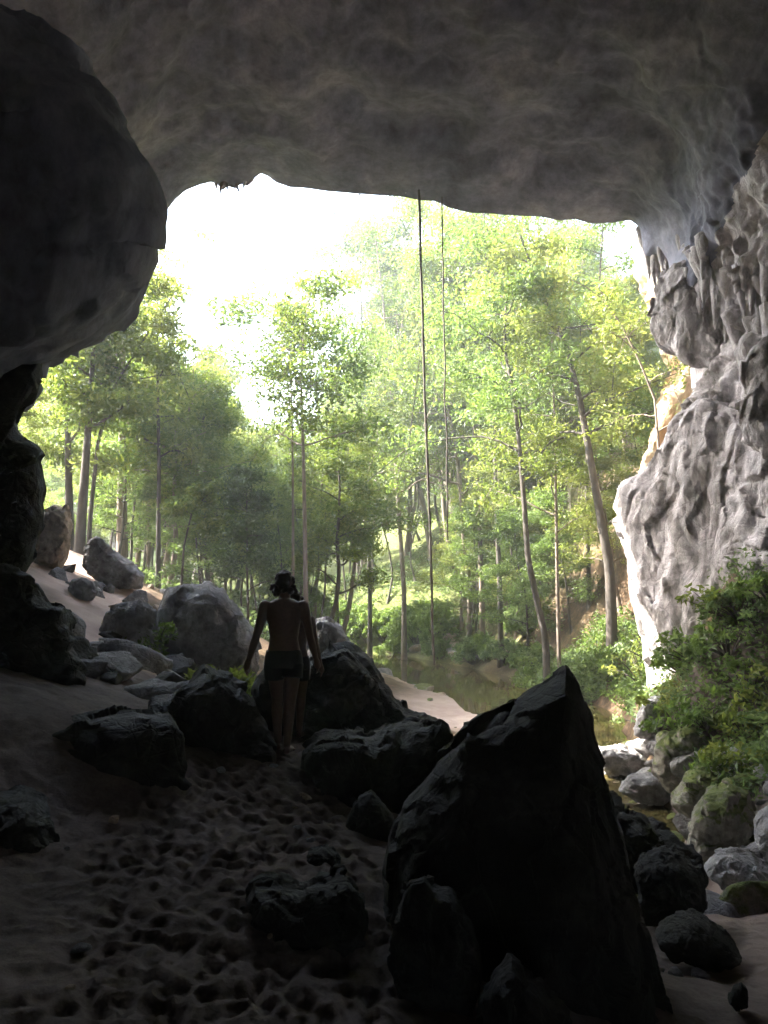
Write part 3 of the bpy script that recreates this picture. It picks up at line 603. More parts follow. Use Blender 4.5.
# ------------------------------------------------------------------ plants
def leaf_quads(C, size, r, up=0.7, ar=0.42):
    n = len(C); size = np.broadcast_to(size, (n,))
    nr = r.normal(size=(n, 3)) + np.array([0, 0, up]); nr /= np.linalg.norm(nr, axis=1, keepdims=True)
    d = np.cross(nr, r.normal(size=(n, 3))); d /= np.linalg.norm(d, axis=1, keepdims=True) + 1e-9; s = np.cross(nr, d)
    L = (size * r.uniform(0.7, 1.3, n))[:, None]; w = L * ar
    V = np.stack([C - d * L * 0.5, C - s * w * 0.5 + nr * L * 0.06 - d * L * 0.05, C + d * L * 0.5 - nr * L * 0.1, C + s * w * 0.5 + nr * L * 0.06 - d * L * 0.05], 1)
    return V.reshape(-1, 3), np.arange(n * 4).reshape(n, 4)
def clump_leaves(tips, r, per, rad, size, flat=0.6):
    """leaves around each tip; a tint shared by the clump plus a little per leaf"""
    n = len(tips); per_n = np.maximum(4, r.normal(per, per * 0.25, n).astype(int)); idx = np.repeat(np.arange(n), per_n)
    rr = np.broadcast_to(rad, (n,))[idx] * r.uniform(0, 1, len(idx)) ** 0.45
    d = r.normal(size=(len(idx), 3)); d /= np.linalg.norm(d, axis=1, keepdims=True); d[:, 2] *= flat
    C = tips[idx] + d * rr[:, None]
    V, F = leaf_quads(C, (size * r.uniform(0.65, 1.5, n))[idx], r)
    tint = np.clip(r.uniform(0.15, 0.85, n)[idx] + r.normal(0, 0.14, len(idx)), 0, 1)
    return V, F, np.repeat(tint, 4)
def skeleton(r, trunk, r0, start=0.35, nl=15, spread=0.2, mb=None, twig=True, rise=0.5):
    """trunk polyline -> MB with limbs, list of tips"""
    mb = mb or MB(); trunk = resample(trunk, 26); H = np.linalg.norm(trunk[-1] - trunk[0]); t = np.linspace(0, 1, 26)
    mb.tube(trunk, r0 * (1 - 0.82 * t) * (1 + 0.5 * np.exp(-t * 40)), 9)
    tips = [trunk[-1]]
    for k in range(nl):
        f = start + (1 - start) * (k + r.uniform(0, 0.9)) / nl; p0 = trunk[min(25, int(f * 25))]
        az = k * 2.4 + r.uniform(-0.6, 0.6); ln = H * spread * (1.15 - 0.75 * (f - start) / (1 - start)) * r.uniform(0.6, 1.25)
        dr = np.array([math.cos(az), math.sin(az), rise * r.uniform(0.4, 1.5)]); n = 9; s = np.linspace(0, 1, n)[:, None]
        br = p0 + dr * ln * s + np.array([0, 0, -0.22 * ln]) * s ** 2.2 + np.cumsum(r.normal(0, 0.02 * ln, (n, 3)), 0) * (s > 0)
        rb = r0 * (1 - 0.82 * f) * 0.5; mb.tube(br, rb * (1 - 0.85 * s[:, 0]) + 0.008, 5); tips.append(br[-1]); tips.append(br[6])
        for q in range(4 if twig else 2):
            b0 = br[int(r.integers(3, 8))]; d2 = dr * 0.5 + r.normal(0, 0.6, 3); l2 = ln * r.uniform(0.25, 0.5)
            tw = b0 + d2 * l2 * np.linspace(0, 1, 5)[:, None] + np.array([0, 0, -0.1 * l2]) * np.linspace(0, 1, 5)[:, None] ** 2
            mb.tube(tw, rb * 0.4 * np.linspace(1, 0.2, 5) + 0.005, 4); tips += [tw[-1], tw[2]]
    return mb, np.array(tips)
def tree(name, label, trunk, r0, bark, leaf, seed, start=0.35, nl=15, spread=0.2, per=46, rad=0.75, size=0.24, group=None, rise=0.5, thin=1.0):
    r = np.random.default_rng(seed); trunk = np.asarray(trunk, float); base = trunk[0].copy()
    root = empty(name, base); tag(root, label, 'tree', group)
    mb, tips = skeleton(r, trunk - base, r0, start, nl, spread, rise=rise)
    mb.build('trunk', M[bark], root)
    if thin < 1: tips = tips[r.uniform(size=len(tips)) < thin]
    V, F, tn = clump_leaves(tips, r, per * 1.75, rad * 1.08, size * 0.72); link_mesh('crown', V, F, M[leaf], root, smooth=False, attrs=dict(tint=tn))
    return root
def rand_trunk(r, H, lean=0.06, wob=0.02):
    n = 9; t = np.linspace(0, 1, n)[:, None]; w = np.cumsum(r.normal(0, wob * H, (n, 2)), 0) * 0.5; w[0] = 0
    return np.hstack([w + t * r.normal(0, lean * H, 2), t * H])

# base trees, all 10 m tall, copied below
def base_tree(seed, bark, leaf, **kw):
    r = np.random.default_rng(seed); return tree('forest_tree', None, rand_trunk(r, 10), kw.pop('r0', 0.11), bark, leaf, seed, **kw)
PROTO = [
    base_tree(101, 'bark', 'leaf', start=0.38, nl=14, spread=0.22, per=40, rad=0.62, size=0.2),
    base_tree(102, 'bark_pale', 'leaf_yellow', start=0.45, nl=13, spread=0.2, per=36, rad=0.6, size=0.2),
    base_tree(103, 'bark_dark', 'leaf', start=0.3, nl=16, spread=0.18, per=40, rad=0.6, size=0.19),
    base_tree(104, 'bark', 'leaf_yellow', start=0.25, nl=18, spread=0.2, per=42, rad=0.62, size=0.2),
    base_tree(105, 'bark_pale', 'leaf', start=0.55, nl=11, spread=0.24, per=44, rad=0.66, size=0.2),
    base_tree(107, 'bark_dark', 'leaf', start=0.45, nl=12, spread=0.14, per=30, rad=0.55, size=0.19, r0=0.062),
    base_tree(108, 'bark_dark', 'leaf_yellow', start=0.5, nl=11, spread=0.13, per=26, rad=0.5, size=0.19, r0=0.05),
    base_tree(106, 'bark_dark', 'leaf_bush', start=0.2, nl=18, spread=0.17, per=38, rad=0.56, size=0.19, r0=0.07),
]
used = set()
def plant_tree(k, x, y, h, label, group, rz, fat=1.0):
    o = PROTO[k] if k not in used else copy_tree(PROTO[k]); used.add(k)
    o.location = (x, y, Gz(x, y) - 0.15); s = h / 10; o.scale = (s * fat, s * fat, s); q = random.Random(int(x * 1000)); o.rotation_euler = (q.gauss(0, 0.05), q.gauss(0, 0.05) - (0.08 if x > 3 else 0), rz if x <= 3 else q.uniform(-0.9, 0.9)); tag(o, label, 'tree', group)
def sky_top(px):      # how high up the picture the forest's outline reaches
    return float(np.interp(px, [0, 60, 120, 175, 210, 240, 262, 300, 345, 375, 400, 450, 540, 600, 640, 700], [330, 350, 330, 345, 330, 400, 420, 420, 380, 330, 250, 215, 215, 240, 280, 300]))
def forest(n, yr, pxr, hr, kinds, label, group, seed, gap=1.2):
    r = np.random.default_rng(seed); made = 0; tries = 0; pts = []
    while made < n and tries < 4000:
        tries += 1; y = r.uniform(*yr); px = r.uniform(*pxr); x = (px - 384) / F_PX * y
        if float(_creek_dist(np.array([x]), np.array([y]))[0]) < 0.8: continue
        if 25 < y < 45 and 545 < px < 628 and r.uniform() < 0.75: continue
        if y < 34 and x < 0 and zone_attrs(np.array([x]), np.array([y]), np.array([0.]))['sand'][0] > 0.2: continue
        if any((x - a) ** 2 + (y - b_) ** 2 < gap ** 2 for a, b_ in pts): continue
        z = Gz(x, y); h = r.uniform(*hr)
        zmax = P(px, sky_top(px) + r.uniform(-10, 60), y)[2]; h = min(h, (zmax - z) * 0.97)
        if h < 3.0: continue
        pts.append((x, y)); plant_tree(kinds[int(r.integers(len(kinds)))], x, y, h, label, group, r.uniform(0, 6.28), fat=min(1.4, 0.7 + 4 / h)); made += 1
forest(60, (27, 50), (10, 330), (9, 17), [5, 5, 6, 6, 0, 7, 2, 3], 'slender tree in the shaded forest beyond the sand path and grey boulders', 'forest trees beyond the sand path', 1)
forest(40, (36, 60), (335, 650), (18, 32), [0, 1, 4, 5, 6, 6], 'slim tree in the sunny forest on the bank beyond the pool', 'forest trees beyond the pool', 12)
forest(34, (33, 58), (325, 650), (9, 20), [0, 1, 3, 4, 5, 5, 6, 6], 'slim tree in the sunny forest on the bank beyond the pool', 'forest trees beyond the pool', 2)
forest(90, (54, 100), (-60, 720), (8, 26), [0, 1, 3, 3, 1], 'distant pale green tree on the hillside behind the forest', 'distant hillside trees', 3, gap=2.2)
forest(22, (28, 44), (440, 640), (3.5, 8), [3, 7, 7], 'small leafy sapling on the steep right bank', 'saplings on the right bank', 4, gap=0.8)
forest(30, (26, 46), (50, 330), (3.2, 7), [7, 7, 5, 6], 'thin dark sapling at the edge of the shaded forest', 'saplings at the forest edge', 5, gap=0.8)

forest(10, (21, 31), (-420, 0), (9, 14), [0, 2, 3], 'off-frame leafy tree added beside the outer cliff to shade the sand path', 'added shade trees beside the outer cliff', 6, gap=2)  # out of view, added to keep sun off the sand path
def traced(pxs, d, sink=0.3):
    """trunk through traced points at distance d, rooted in the ground below the last one"""
    pts = [P(x, y, d) for x, y in pxs][::-1]; x, y = pts[0][0], pts[0][1]; g = Gz(x, y) - sink
    if pts[0][2] > g + 0.05: pts = [np.array([x, y, g])] + pts
    else: pts = [q for q in pts if q[2] > g + 0.3]; pts = [np.array([x, y, g])] + pts
    return np.array(pts)
HERO = [
 ('thick dark straight trunk left of the forked tree behind the sand path', [(66, 300), (66, 350), (68, 450), (70, 545)], 24, 0.15, 'bark_dark', 'leaf', dict(start=0.35, nl=14, spread=0.15, per=34, rad=0.7)),
 ('dark leaning forked trunk just above the tilted grey slab', [(100, 290), (94, 340), (88, 430), (80, 540)], 23, 0.17, 'bark_dark', 'leaf', dict(start=0.5, nl=10, spread=0.2, per=34, rad=0.7)),
 ('slanting thin dark trunk reaching right from the forked tree', [(176, 290), (150, 330), (118, 380), (98, 440), (90, 520)], 23.6, 0.08, 'bark_dark', 'leaf_yellow', dict(start=0.6, nl=8, spread=0.16, per=26, rad=0.6)),
 ('broad pale brown trunk standing behind the sand path', [(124, 280), (123, 400), (122, 480), (122, 556)], 27, 0.22, 'bark', 'leaf', dict(start=0.4, nl=14, spread=0.17, per=36)),
 ('tall thin dark trunk rising above the large grey boulder', [(158, 282), (157, 340), (159, 460), (158, 578)], 25, 0.09, 'bark_dark', 'leaf_yellow', dict(start=0.45, nl=12, spread=0.13, per=22, rad=0.6, thin=0.7)),
 ('tallest straight thin trunk directly behind the person head', [(312, 280), (304, 330), (301, 380), (304, 480), (306, 612)], 26, 0.1, 'bark', 'leaf', dict(start=0.55, nl=16, spread=0.2, per=30, rad=0.75, thin=0.8)),
 ('thin trunk paired with the tallest straight trunk behind the person', [(280, 300), (288, 350), (292, 400), (293, 500), (293, 592)], 27.5, 0.07, 'bark', 'leaf_bush', dict(start=0.7, nl=14, spread=0.24, per=30, rad=0.8, thin=0.8)),
 ('crooked dark trunk curving up beside the hanging lianas on the right bank', [(485, 225), (498, 250), (507, 290), (504, 345), (512, 385), (518, 430), (524, 500), (528, 560), (546, 640)], 29, 0.15, 'bark_dark', 'leaf_bush', dict(start=0.5, nl=15, spread=0.22, per=46, rad=0.85)),
 ('thick leaning trunk on the slope beside the cave cliff', [(520, 235), (545, 300), (566, 345), (580, 400), (594, 480), (610, 570)], 28, 0.22, 'bark_dark', 'leaf_yellow', dict(start=0.5, nl=14, spread=0.2, per=36, rad=0.8)),
 ('arching thin tree bending left over the slope by the flowstone', [(572, 280), (596, 292), (620, 322), (640, 362), (655, 400), (660, 466)], 24, 0.08, 'bark', 'leaf_yellow', dict(start=0.55, nl=9, spread=0.16, per=16, rad=0.5, thin=0.6)),
 ('straight slim brown trunk between the crooked tree and the leaning tree', [(548, 290), (552, 340), (555, 440), (557, 565)], 30, 0.09, 'bark', 'leaf', dict(start=0.4, nl=12, spread=0.17, per=34, rad=0.7)),
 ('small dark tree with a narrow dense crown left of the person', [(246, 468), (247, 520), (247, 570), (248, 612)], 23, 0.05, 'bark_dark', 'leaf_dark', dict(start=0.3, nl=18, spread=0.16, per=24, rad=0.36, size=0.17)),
 ('young curved tree bending right behind the large grey boulder', [(225, 488), (208, 494), (192, 512), (184, 545), (181, 590)], 24, 0.05, 'bark_dark', 'leaf', dict(start=0.6, nl=6, spread=0.16, per=20, rad=0.4)),
 ('pale bare slanting trunk on the sunny right slope', [(590, 300), (605, 350), (620, 420), (628, 470)], 31, 0.08, 'bark_pale', 'leaf_yellow', dict(start=0.5, nl=9, spread=0.15, per=14, rad=0.5, thin=0.6)),
 ('sparse twiggy treetop against the white sky beside the dark overhang', [(215, 225), (190, 240), (170, 275), (158, 330), (150, 420), (148, 575)], 30, 0.09, 'bark', 'leaf_yellow', dict(start=0.55, nl=12, spread=0.16, per=8, rad=0.5, thin=0.5)),
 ('tall leafy tree reaching up to the roof beside the hanging lianas', [(370, 190), (383, 300), (392, 400), (398, 500), (404, 590)], 44, 0.16, 'bark', 'leaf_bush', dict(start=0.35, nl=24, spread=0.2, per=50, rad=1.1)),
 ('broad leafy tree leaning over the pool from the right bank', [(436, 160), (452, 290), (470, 380), (478, 480), (482, 600)], 40, 0.15, 'bark', 'leaf', dict(start=0.35, nl=20, spread=0.2, per=46, rad=0.95)),
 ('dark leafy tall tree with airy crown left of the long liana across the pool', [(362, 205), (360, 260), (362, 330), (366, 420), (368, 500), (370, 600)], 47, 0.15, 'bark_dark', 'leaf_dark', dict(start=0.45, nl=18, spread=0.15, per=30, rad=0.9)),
 ('tall green tree whose crown is cut off by the cave roof right of the lianas', [(478, 120), (484, 220), (490, 320), (494, 420), (497, 520), (500, 590)], 37, 0.14, 'bark_dark', 'leaf', dict(start=0.35, nl=20, spread=0.17, per=36, rad=0.85)),
 ('tall slope tree with thin crown in front of the ochre cliff', [(606, 170), (602, 240), (597, 320), (590, 400), (586, 470)], 33, 0.1, 'bark_dark', 'leaf_bush', dict(start=0.4, nl=14, spread=0.17, per=24, rad=0.7)),
 ('tall tree with sparse dark twigs between the crooked tree and the roof', [(540, 140), (538, 240), (534, 340), (531, 440), (530, 540)], 42, 0.13, 'bark_dark', 'leaf', dict(start=0.4, nl=18, spread=0.16, per=30, rad=0.9)),
]
for k, (lab, pxs, d, r0, bk, lf, kw) in enumerate(HERO):
    tree('tree', lab, traced(pxs, d), r0, bk, lf, 300 + k, **kw)

# bushes
def bush(name, label, x, y, h, w, leaf, seed, size=0.16, n=60, per=34, group=None, cat='bush', lift=0.0):
    r = np.random.default_rng(seed); z = Gz(x, y) - 0.05; root = empty(name, (x, y, z)); tag(root, label, cat, group)
    mb = MB(); tips = []
    for k in range(n):
        az = r.uniform(0, 6.28); q = r.uniform(0, 1) ** 0.6; e = np.array([math.cos(az) * w * q, math.sin(az) * w * q, h * (0.25 + 0.75 * r.uniform() ** 0.7) * (1 - 0.55 * q * q) + lift])
        s = np.linspace(0, 1, 5)[:, None]; st = np.array([e[0] * 0.12, e[1] * 0.12, 0]); pth = st + (e - st) * s + np.array([0, 0, 0.25 * h]) * s * (1 - s)
        if k < 26: mb.tube(pth, (0.012 + 0.012 * h) * (1 - 0.8 * s[:, 0]), 4)
        tips.append(e)
    mb.build('stem', M['bark_dark'], root)
    V, F, tn = clump_leaves(np.array(tips), r, per, max(0.16, 0.22 * w), size, 0.8); link_mesh('foliage', V, F, M[leaf], root, smooth=False, attrs=dict(tint=tn))
    return root
def bush_px(px, py, d, **k): q = P(px, py, d); return bush(x=q[0], y=d, **k)
_rs = np.random.default_rng(91); _edge = []
while len(_edge) < 44:
    y = _rs.uniform(24, 57); x = np.interp(y, CREEK[:, 1], CREEK[:, 0]) + _rs.uniform(-7, 7); c = float(_creek_dist(np.array([x]), np.array([y]))[0])
    if -0.15 < c < 0.8 and (x > np.interp(y, CREEK[:, 1], CREEK[:, 0]) or y > 40): _edge.append((x, y))
for k, (x, y) in enumerate(_edge):
    bush('shrub', 'low dark green shrub overhanging the waterline of the far pool', x, y, 1.1, 1.1, ['leaf_shrub', 'leaf_bush'][k % 2], 760 + k, 0.17, 50, 34, 'shrubs at the far pool waterline', 'shrub')
r = np.random.default_rng(44)
for k in range(13):
    px = 305 + k * 11 + r.uniform(-4, 4); d = r.uniform(37, 46)
    x = (px - 384) / F_PX * d
    while float(_creek_dist(np.array([x]), np.array([d]))[0]) < 0.6 and d < 60: d += 0.5; x = (px - 384) / F_PX * d
    bush('bush', 'bright green rounded bush in the thicket at the far end of the pool', x, d, r.uniform(1.6, 3.0), r.uniform(1.1, 1.8), 'leaf_bush', 600 + k, 0.2, 70, 40, 'bushes at the far end of the pool')
for k in range(26):
    d = r.uniform(23, 40); px = r.uniform(480, 640); x = (px - 384) / F_PX * d
    if float(_creek_dist(np.array([x]), np.array([d]))[0]) < 0.7 or (d > 29 and px > 540): continue
    bush('shrub', 'green leafy shrub on the steep bank between the pool and the cliff', x, d, r.uniform(0.8, 1.8), r.uniform(0.7, 1.3), ['leaf_shrub', 'leaf_bush'][k % 2], 640 + k, 0.16, 46, 34, 'shrubs on the steep bank', 'shrub')
_rs = np.random.default_rng(70); _spots = []
for _row, (_n, _d0, _ht) in enumerate(((6, 1.3, 0.8), (6, 2.1, 0.75), (5, 3.1, 0.6), (3, 4.2, 0.45))):
    for _k in range(_n):
        _px = 634 + (_k + _rs.uniform(0.1, 0.9)) * 150 / _n; _dd = 19.0 - (_px - 630) * 0.022 - _d0 + _rs.uniform(-0.3, 0.3); _spots.append(((_px - 384) / F_PX * _dd, _dd, _ht * _rs.uniform(0.7, 1.3)))
_spots += [((610 - 384) / F_PX * 21.5, 21.5, 1.0), ((590 - 384) / F_PX * 23, 23, 1.1), ((625 - 384) / F_PX * 20.6, 20.6, 1.2), ((640 - 384) / F_PX * 20.8, 20.8, 1.5), ((650 - 384) / F_PX * 20.4, 20.4, 1.6)]
for k, (x, y, h) in enumerate(_spots):
    if float(_creek_dist(np.array([x]), np.array([y]))[0]) < 0.25: continue
    bush('shrub', 'leafy shrub covering the rocky bank below the flowstone', x, y, h, 0.55 + 0.25 * h, ['leaf_shrub', 'leaf_bush', 'leaf_bush', 'leaf_yellow'][k % 4], 700 + k, 0.14, 24, 16, 'shrubs below the flowstone', 'shrub')
bush_px(150, 640, 12.3, name='plant', label='light green leafy plant in front of the large grey boulder by the wedged block', h=0.75, w=0.4, leaf='leaf_bush', seed=801, size=0.11, n=30, per=18, cat='plant')
bush_px(215, 668, 11.2, name='plant', label='bright green broad-leaved plant between the grey boulder and the black jagged boulder', h=0.45, w=0.7, leaf='leaf_yellow', seed=802, size=0.12, n=40, per=18, cat='plant')
bush_px(245, 690, 10.6, name='plant', label='small green plant beside the walking person left hand', h=0.4, w=0.4, leaf='leaf_bush', seed=803, size=0.11, n=24, per=16, cat='plant')

# ground cover (nobody could count it)
def ground_cover(name, n, xr, yr, leaf, seed, size, cond, hmax):
    r = np.random.default_rng(seed); x = r.uniform(*xr, n); y = r.uniform(*yr, n); nz = fbm(np.stack([x, y, x * 0], -1) * 0.35, 3, seed)
    k = cond(x, y, nz); x, y, nz = x[k], y[k], nz[k]; z = G(x, y) + 0.02
    tips = np.stack([x, y, z + r.uniform(0, hmax, len(x)) * np.clip(0.5 + nz, 0.1, 1.2)], -1)
    V, F, tn = clump_leaves(tips, r, 9, 0.22 + size, size, 0.6); tag(link_mesh(name, V, F, M[leaf], smooth=False, attrs=dict(tint=tn)), name.replace('_', ' ') + ' of mixed low leaves on the forest slopes', 'undergrowth', kind='stuff')
ground_cover('undergrowth', 17000, (-24, 16), (21, 56), 'leaf_shrub', 21, 0.17, lambda x, y, nz: (_creek_dist(x, y) > 0.5) & (nz > np.where((x > 6.5) & (y < 46), 0.3, -0.32)) & (zone_attrs(x, y, x * 0)['sand'] < 0.3) & (G(x, y, False) > np.where(x > 4.2, -2.0, -1.6)) & ((x > 4.5) | (y > 24)), 0.8)
ground_cover('bank_ferns', 7000, (2.5, 9), (19, 32), 'leaf_bush', 23, 0.15, lambda x, y, nz: (_creek_dist(x, y) > 0.4) & (nz > -0.5) & (x > 3.8), 0.7)
ground_cover('bank_vegetation', 5000, (4.6, 9.5), (11.5, 22), 'leaf_shrub', 22, 0.11, lambda x, y, nz: (_creek_dist(x, y) > 0.5) & (nz > -0.3) & (G(x, y, False) > -1.6), 0.5)

# lianas hanging from the roof
def liana(label, pts, d, r0, seed):
    pts = [P(x, y, d) for x, y in pts]; path = resample(pts, 60); path[:, 0] += 0.07 * perlin(np.stack([path[:, 2] * 0.8, path[:, 2] * 0 + seed, path[:, 2] * 0], -1), 2)
    mb = MB(); mb.tube(path, r0 * (1 + 0.15 * np.sin(np.arange(60) * 1.7)), 7)
    tag(mb.build('liana', M['bark_dark']), label, 'liana')
liana('long thick dark liana hanging from the cave roof down over the pool', [(419, 190), (420, 230), (425, 400), (429, 500), (434, 665)], 20.5, 0.036, 1)
liana('shorter thin liana hanging right of the long thick one', [(442, 196), (443, 280), (446, 420), (448, 540)], 20.7, 0.022, 2)

# ------------------------------------------------------------------ people
def person(label, base, D, px0, scale=1.0, second=False):
    """figure seen from behind, walking away along +Y"""
    mb = MB()
    def cap(pts, rad, sides=14):
        pts = np.asarray(pts, float); rad = np.asarray(rad, float); pth = resample(np.hstack([pts, rad[:, None]]), max(8, len(pts) * 6)); p3, rr = pth[:, :3], pth[:, 3]
        T0 = p3[0] - p3[1]; T0 /= np.linalg.norm(T0); T1 = p3[-1] - p3[-2]; T1 /= np.linalg.norm(T1); e = np.array([0.98, 0.85, 0.6, 0.25])
        h0 = [p3[0] + T0 * rr[0] * math.sqrt(1 - c * c) for c in e[::-1]]; h1 = [p3[-1] + T1 * rr[-1] * math.sqrt(1 - c * c) for c in e]
        p3 = np.vstack([h0, p3, h1]); rr = np.concatenate([rr[0] * e[::-1], rr, rr[-1] * e]); V, F = tube_np(p3, rr, sides); n = len(p3)
        mb.add(np.vstack([V, p3[0], p3[-1]]), F); j = np.arange(sides); j2 = (j + 1) % sides; k = n * sides
        mb.F.append(np.stack([np.full(sides, k), j, j2], -1) + mb.n - len(V) - 2); mb.F.append(np.stack([np.full(sides, k + 1), (n - 1) * sides + j2, (n - 1) * sides + j], -1) + mb.n - len(V) - 2)
    def ell(c, rx, ry, rz): mb.add(ICO_V * np.array([rx, ry, rz]) + np.asarray(c), ICO_F)
    # torso: stacked ellipses z, x0, y0, rx, ry
    S = np.array([(0.80, 0, 0, .155, .105), (0.88, 0, 0.005, .165, .115), (0.96, 0, 0.01, .155, .105), (1.06, 0, 0, .135, .092), (1.16, 0, 0, .148, .10), (1.27, 0, -.005, .168, .108), (1.36, 0, -.01, .178, .10), (1.41, 0, -.01, .15, .082), (1.445, 0, 0, .085, .062)])
    St = resample(S, 40); a = np.arange(28) / 28 * 2 * math.pi
    V = np.stack([St[:, 1:2] + St[:, 3:4] * np.cos(a), St[:, 2:3] + St[:, 4:5] * np.sin(a), np.repeat(St[:, :1], 28, 1)], -1).reshape(-1, 3)
    k = len(V); j = np.arange(28); j2 = (j + 1) % 28
    mb.add(np.vstack([V, [[0, 0, .78], [0, 0, 1.45]]]), grid_faces(40, 28, True)); mb.F.append(np.stack([np.full(28, k), j2, j], -1) + mb.n - k - 2); mb.F.append(np.stack([np.full(28, k + 1), 39 * 28 + j, 39 * 28 + j2], -1) + mb.n - k - 2)
    cap([(0, .0, 1.40), (0, .015, 1.50)], [.06, .052])                                     # neck
    ell((0, .03, 1.575), .072, .092, .11); ell((0, .055, 1.53), .055, .065, .07)            # skull, jaw
    cap([(0, .115, 1.585), (0, .135, 1.55)], [.012, .017]); ell((0, .112, 1.515), .026, .014, .009)   # nose, mouth
    for s in (-1, 1):
        ell((s * .03, .108, 1.59), .014, .012, .01); ell((s * .076, .03, 1.565), .012, .022, .033)    # eyes, ears
    for s in (-1, 1):
        fwd = s if not second else -s
        sh = np.array([s * .185, -.005, 1.375]); el = np.array([s * (.255 if s < 0 else .25), -.03 + .03 * fwd, 1.09]); wr = np.array([s * (.335 if s < 0 else .30), .06 + .05 * fwd, .865])
        ell(sh + np.array([-s * .012, 0, -.012]), .064, .062, .062); cap([sh, sh * .5 + el * .5, el, el * .6 + wr * .4, wr], [.056, .047, .038, .038, .026])
        hd = wr - el; hd /= np.linalg.norm(hd); fw = np.array([0, 1.0, 0]); fw = fw - hd * (fw @ hd); fw /= np.linalg.norm(fw); sd = np.cross(hd, fw)
        ins = -s * np.array([1.0, 0, 0]); ins = ins - hd * (ins @ hd); ins /= np.linalg.norm(ins)
        cap([wr, wr + hd * .03, wr + hd * .08], [.026, .032, .033])
        for q, (o_, L) in enumerate(((.028, .07), (.010, .08), (-.009, .074), (-.027, .058))):
            b0 = wr + hd * .085 + fw * o_; cap([b0 - hd * .02, b0 + hd * L * .4 + ins * .004, b0 + hd * L * .75 + ins * .016, b0 + hd * L + ins * .032], [.0095, .009, .0085, .007], 9)
        t0 = wr + hd * .03 + fw * .028; cap([t0, t0 + hd * .03 + fw * .026 + ins * .008, t0 + hd * .065 + fw * .034 + ins * .018], [.012, .011, .008], 9)
        # legs
        hip = np.array([s * .088, 0, .84]); st = (.10 if s < 0 else -.08) * (1 if not second else -1)
        kn = np.array([s * .072, st * .9 + .03, .47]); an = np.array([s * .055, st - .02, .085])
        cap([hip, hip * .5 + kn * .5 + np.array([0, .01, 0]), kn, kn * .68 + an * .32 + np.array([0, -.02, 0]), an], [.092, .075, .054, .054, .034])
        cap([an + np.array([0, -.03, -.045]), an + np.array([s * .01, .05, -.05]), an + np.array([s * .022, .13, -.06])], [.034, .036, .03])
        for q in range(5): cap([an + np.array([s * (.022 + .015 * (2 - q) * -1), .13, -.066]), an + np.array([s * (.024 - .016 * (2 - q)), .185 - .008 * q, -.07])], [.012, .010 if q else .013], 8)
    root = mb.build('person', M['skin']); tag(root, label, 'person')
    rm = root.modifiers.new('merge', 'REMESH'); rm.mode = 'VOXEL'; rm.voxel_size = 0.0075; rm.use_smooth_shade = True
    sm = root.modifiers.new('soft', 'SMOOTH'); sm.factor = 0.5; sm.iterations = 3
    # shorts
    sh = MB(); S2 = np.array([(0.955, 0, .012, .162, .118), (0.90, 0, .006, .172, .126), (0.84, 0, 0, .178, .128), (0.79, 0, 0, .178, .124)]); St = resample(S2, 12); a = np.arange(40) / 40 * 2 * math.pi
    V = np.stack([St[:, 1:2] + St[:, 3:4] * np.cos(a), St[:, 2:3] + St[:, 4:5] * np.sin(a), np.repeat(St[:, :1], 40, 1)], -1); V += 0.006 * perlin(V * 14, 2)[..., None]
    sh.add(V.reshape(-1, 3), grid_faces(12, 40, True))
    for s in (-1, 1):
        st = (.10 if s < 0 else -.08) * (1 if not second else -1)
        p3 = np.array([(s * .088, 0, .83), (s * .086, st * .18, .75), (s * .084, st * .32, .69)]); V, F = tube_np(resample(p3, 10), np.linspace(.103, .099, 10), 30); V = V + 0.005 * perlin(V * 16, 4)[:, None]; sh.add(V, F)
    o = sh.build('shorts', M['shorts'], root); so_ = o.modifiers.new('cloth', 'SOLIDIFY'); so_.thickness = .006
    # curly hair
    hb = MB(); rr = np.random.default_rng(5); cen = np.array([0, .012, 1.60])
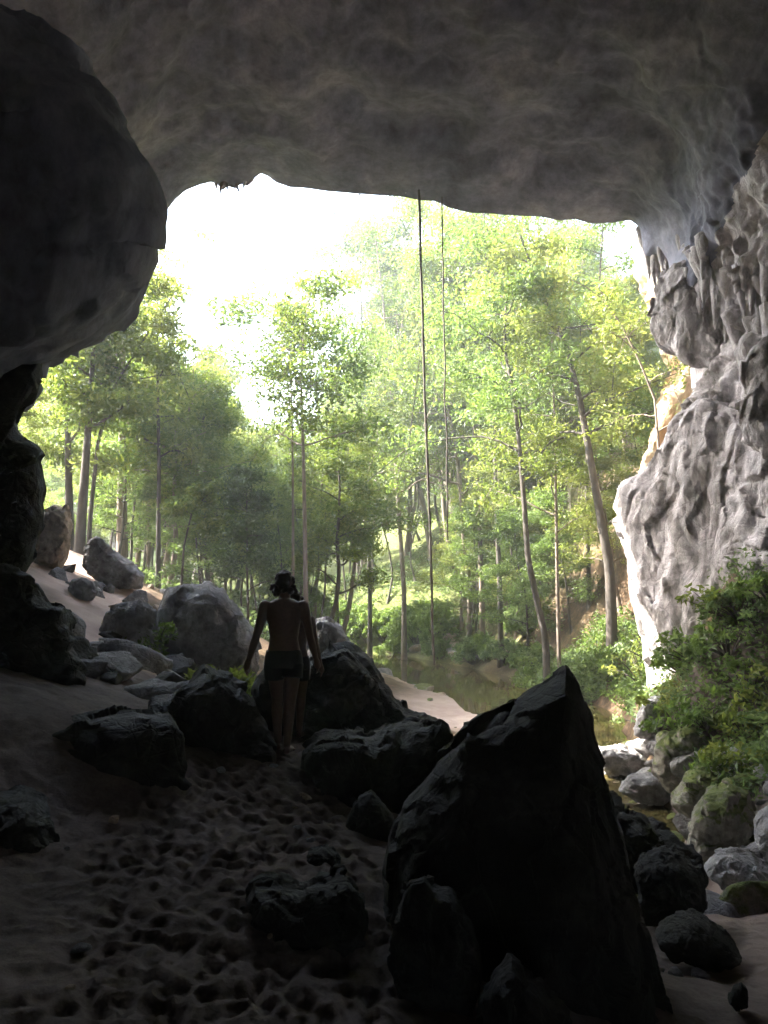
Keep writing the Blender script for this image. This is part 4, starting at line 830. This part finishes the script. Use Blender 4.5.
    for q in range(120):
        dv = rr.normal(size=3); dv /= np.linalg.norm(dv)
        if dv[1] > .35 and dv[2] < .55: continue
        c = cen + dv * np.array([.082, .098, .105]); hb.add(ICO_V[:] * rr.uniform(.016, .028) + c, ICO_F)
    for s in (-1, 1):
        for q in range(34):
            c = np.array([s * .078, -.015, 1.525]) + rr.normal(0, 1, 3) * np.array([.018, .026, .022]); hb.add(ICO_V * rr.uniform(.014, .024) + c, ICO_F)
    hb.add(ICO_V * np.array([.08, .095, .10]) + cen + np.array([0, -.012, .006]), ICO_F)
    ho = hb.build('hair', M['hair'], root); rm = ho.modifiers.new('merge', 'REMESH'); rm.mode = 'VOXEL'; rm.voxel_size = 0.008; rm.use_smooth_shade = True
    root.location = base; root.scale = (scale,) * 3
    return root
bx = (285 - 384) / F_PX * 7.5
person('bare-backed person in black shorts walking away across the sand', (bx, 7.5, Gz(bx, 7.5) + 0.0), 7.5, 285)
bx2 = (296 - 384) / F_PX * 8.3
person('second person in shorts, mostly hidden by the bare-backed person walking behind', (bx2, 8.3, Gz(bx2, 8.3)), 8.3, 292, 0.9, second=True)

# ------------------------------------------------------------------ haze
if HAZE:
    m = bpy.data.materials.new('haze_air'); m.use_nodes = True; nt = m.node_tree; nt.nodes.remove(nt.nodes['Principled BSDF'])
    pv = nt.nodes.new('ShaderNodeVolumePrincipled'); pv.inputs['Density'].default_value = HAZE; pv.inputs['Color'].default_value = (0.90, 0.95, 1.0, 1); pv.inputs['Anisotropy'].default_value = 0.6
    nt.links.new(pv.outputs[0], nt.nodes['Material Output'].inputs['Volume'])
    x0, x1, y0, y1, z0, z1 = -275, 275, -70, 435, -60, 130
    V = np.array([(x, y, z) for x in (x0, x1) for y in (y0, y1) for z in (z0, z1)])
    F = np.array([(0, 1, 3, 2), (4, 6, 7, 5), (0, 4, 5, 1), (2, 3, 7, 6), (0, 2, 6, 4), (1, 5, 7, 3)])
    tag(link_mesh('haze', V, F, m, smooth=False), kind='stuff')
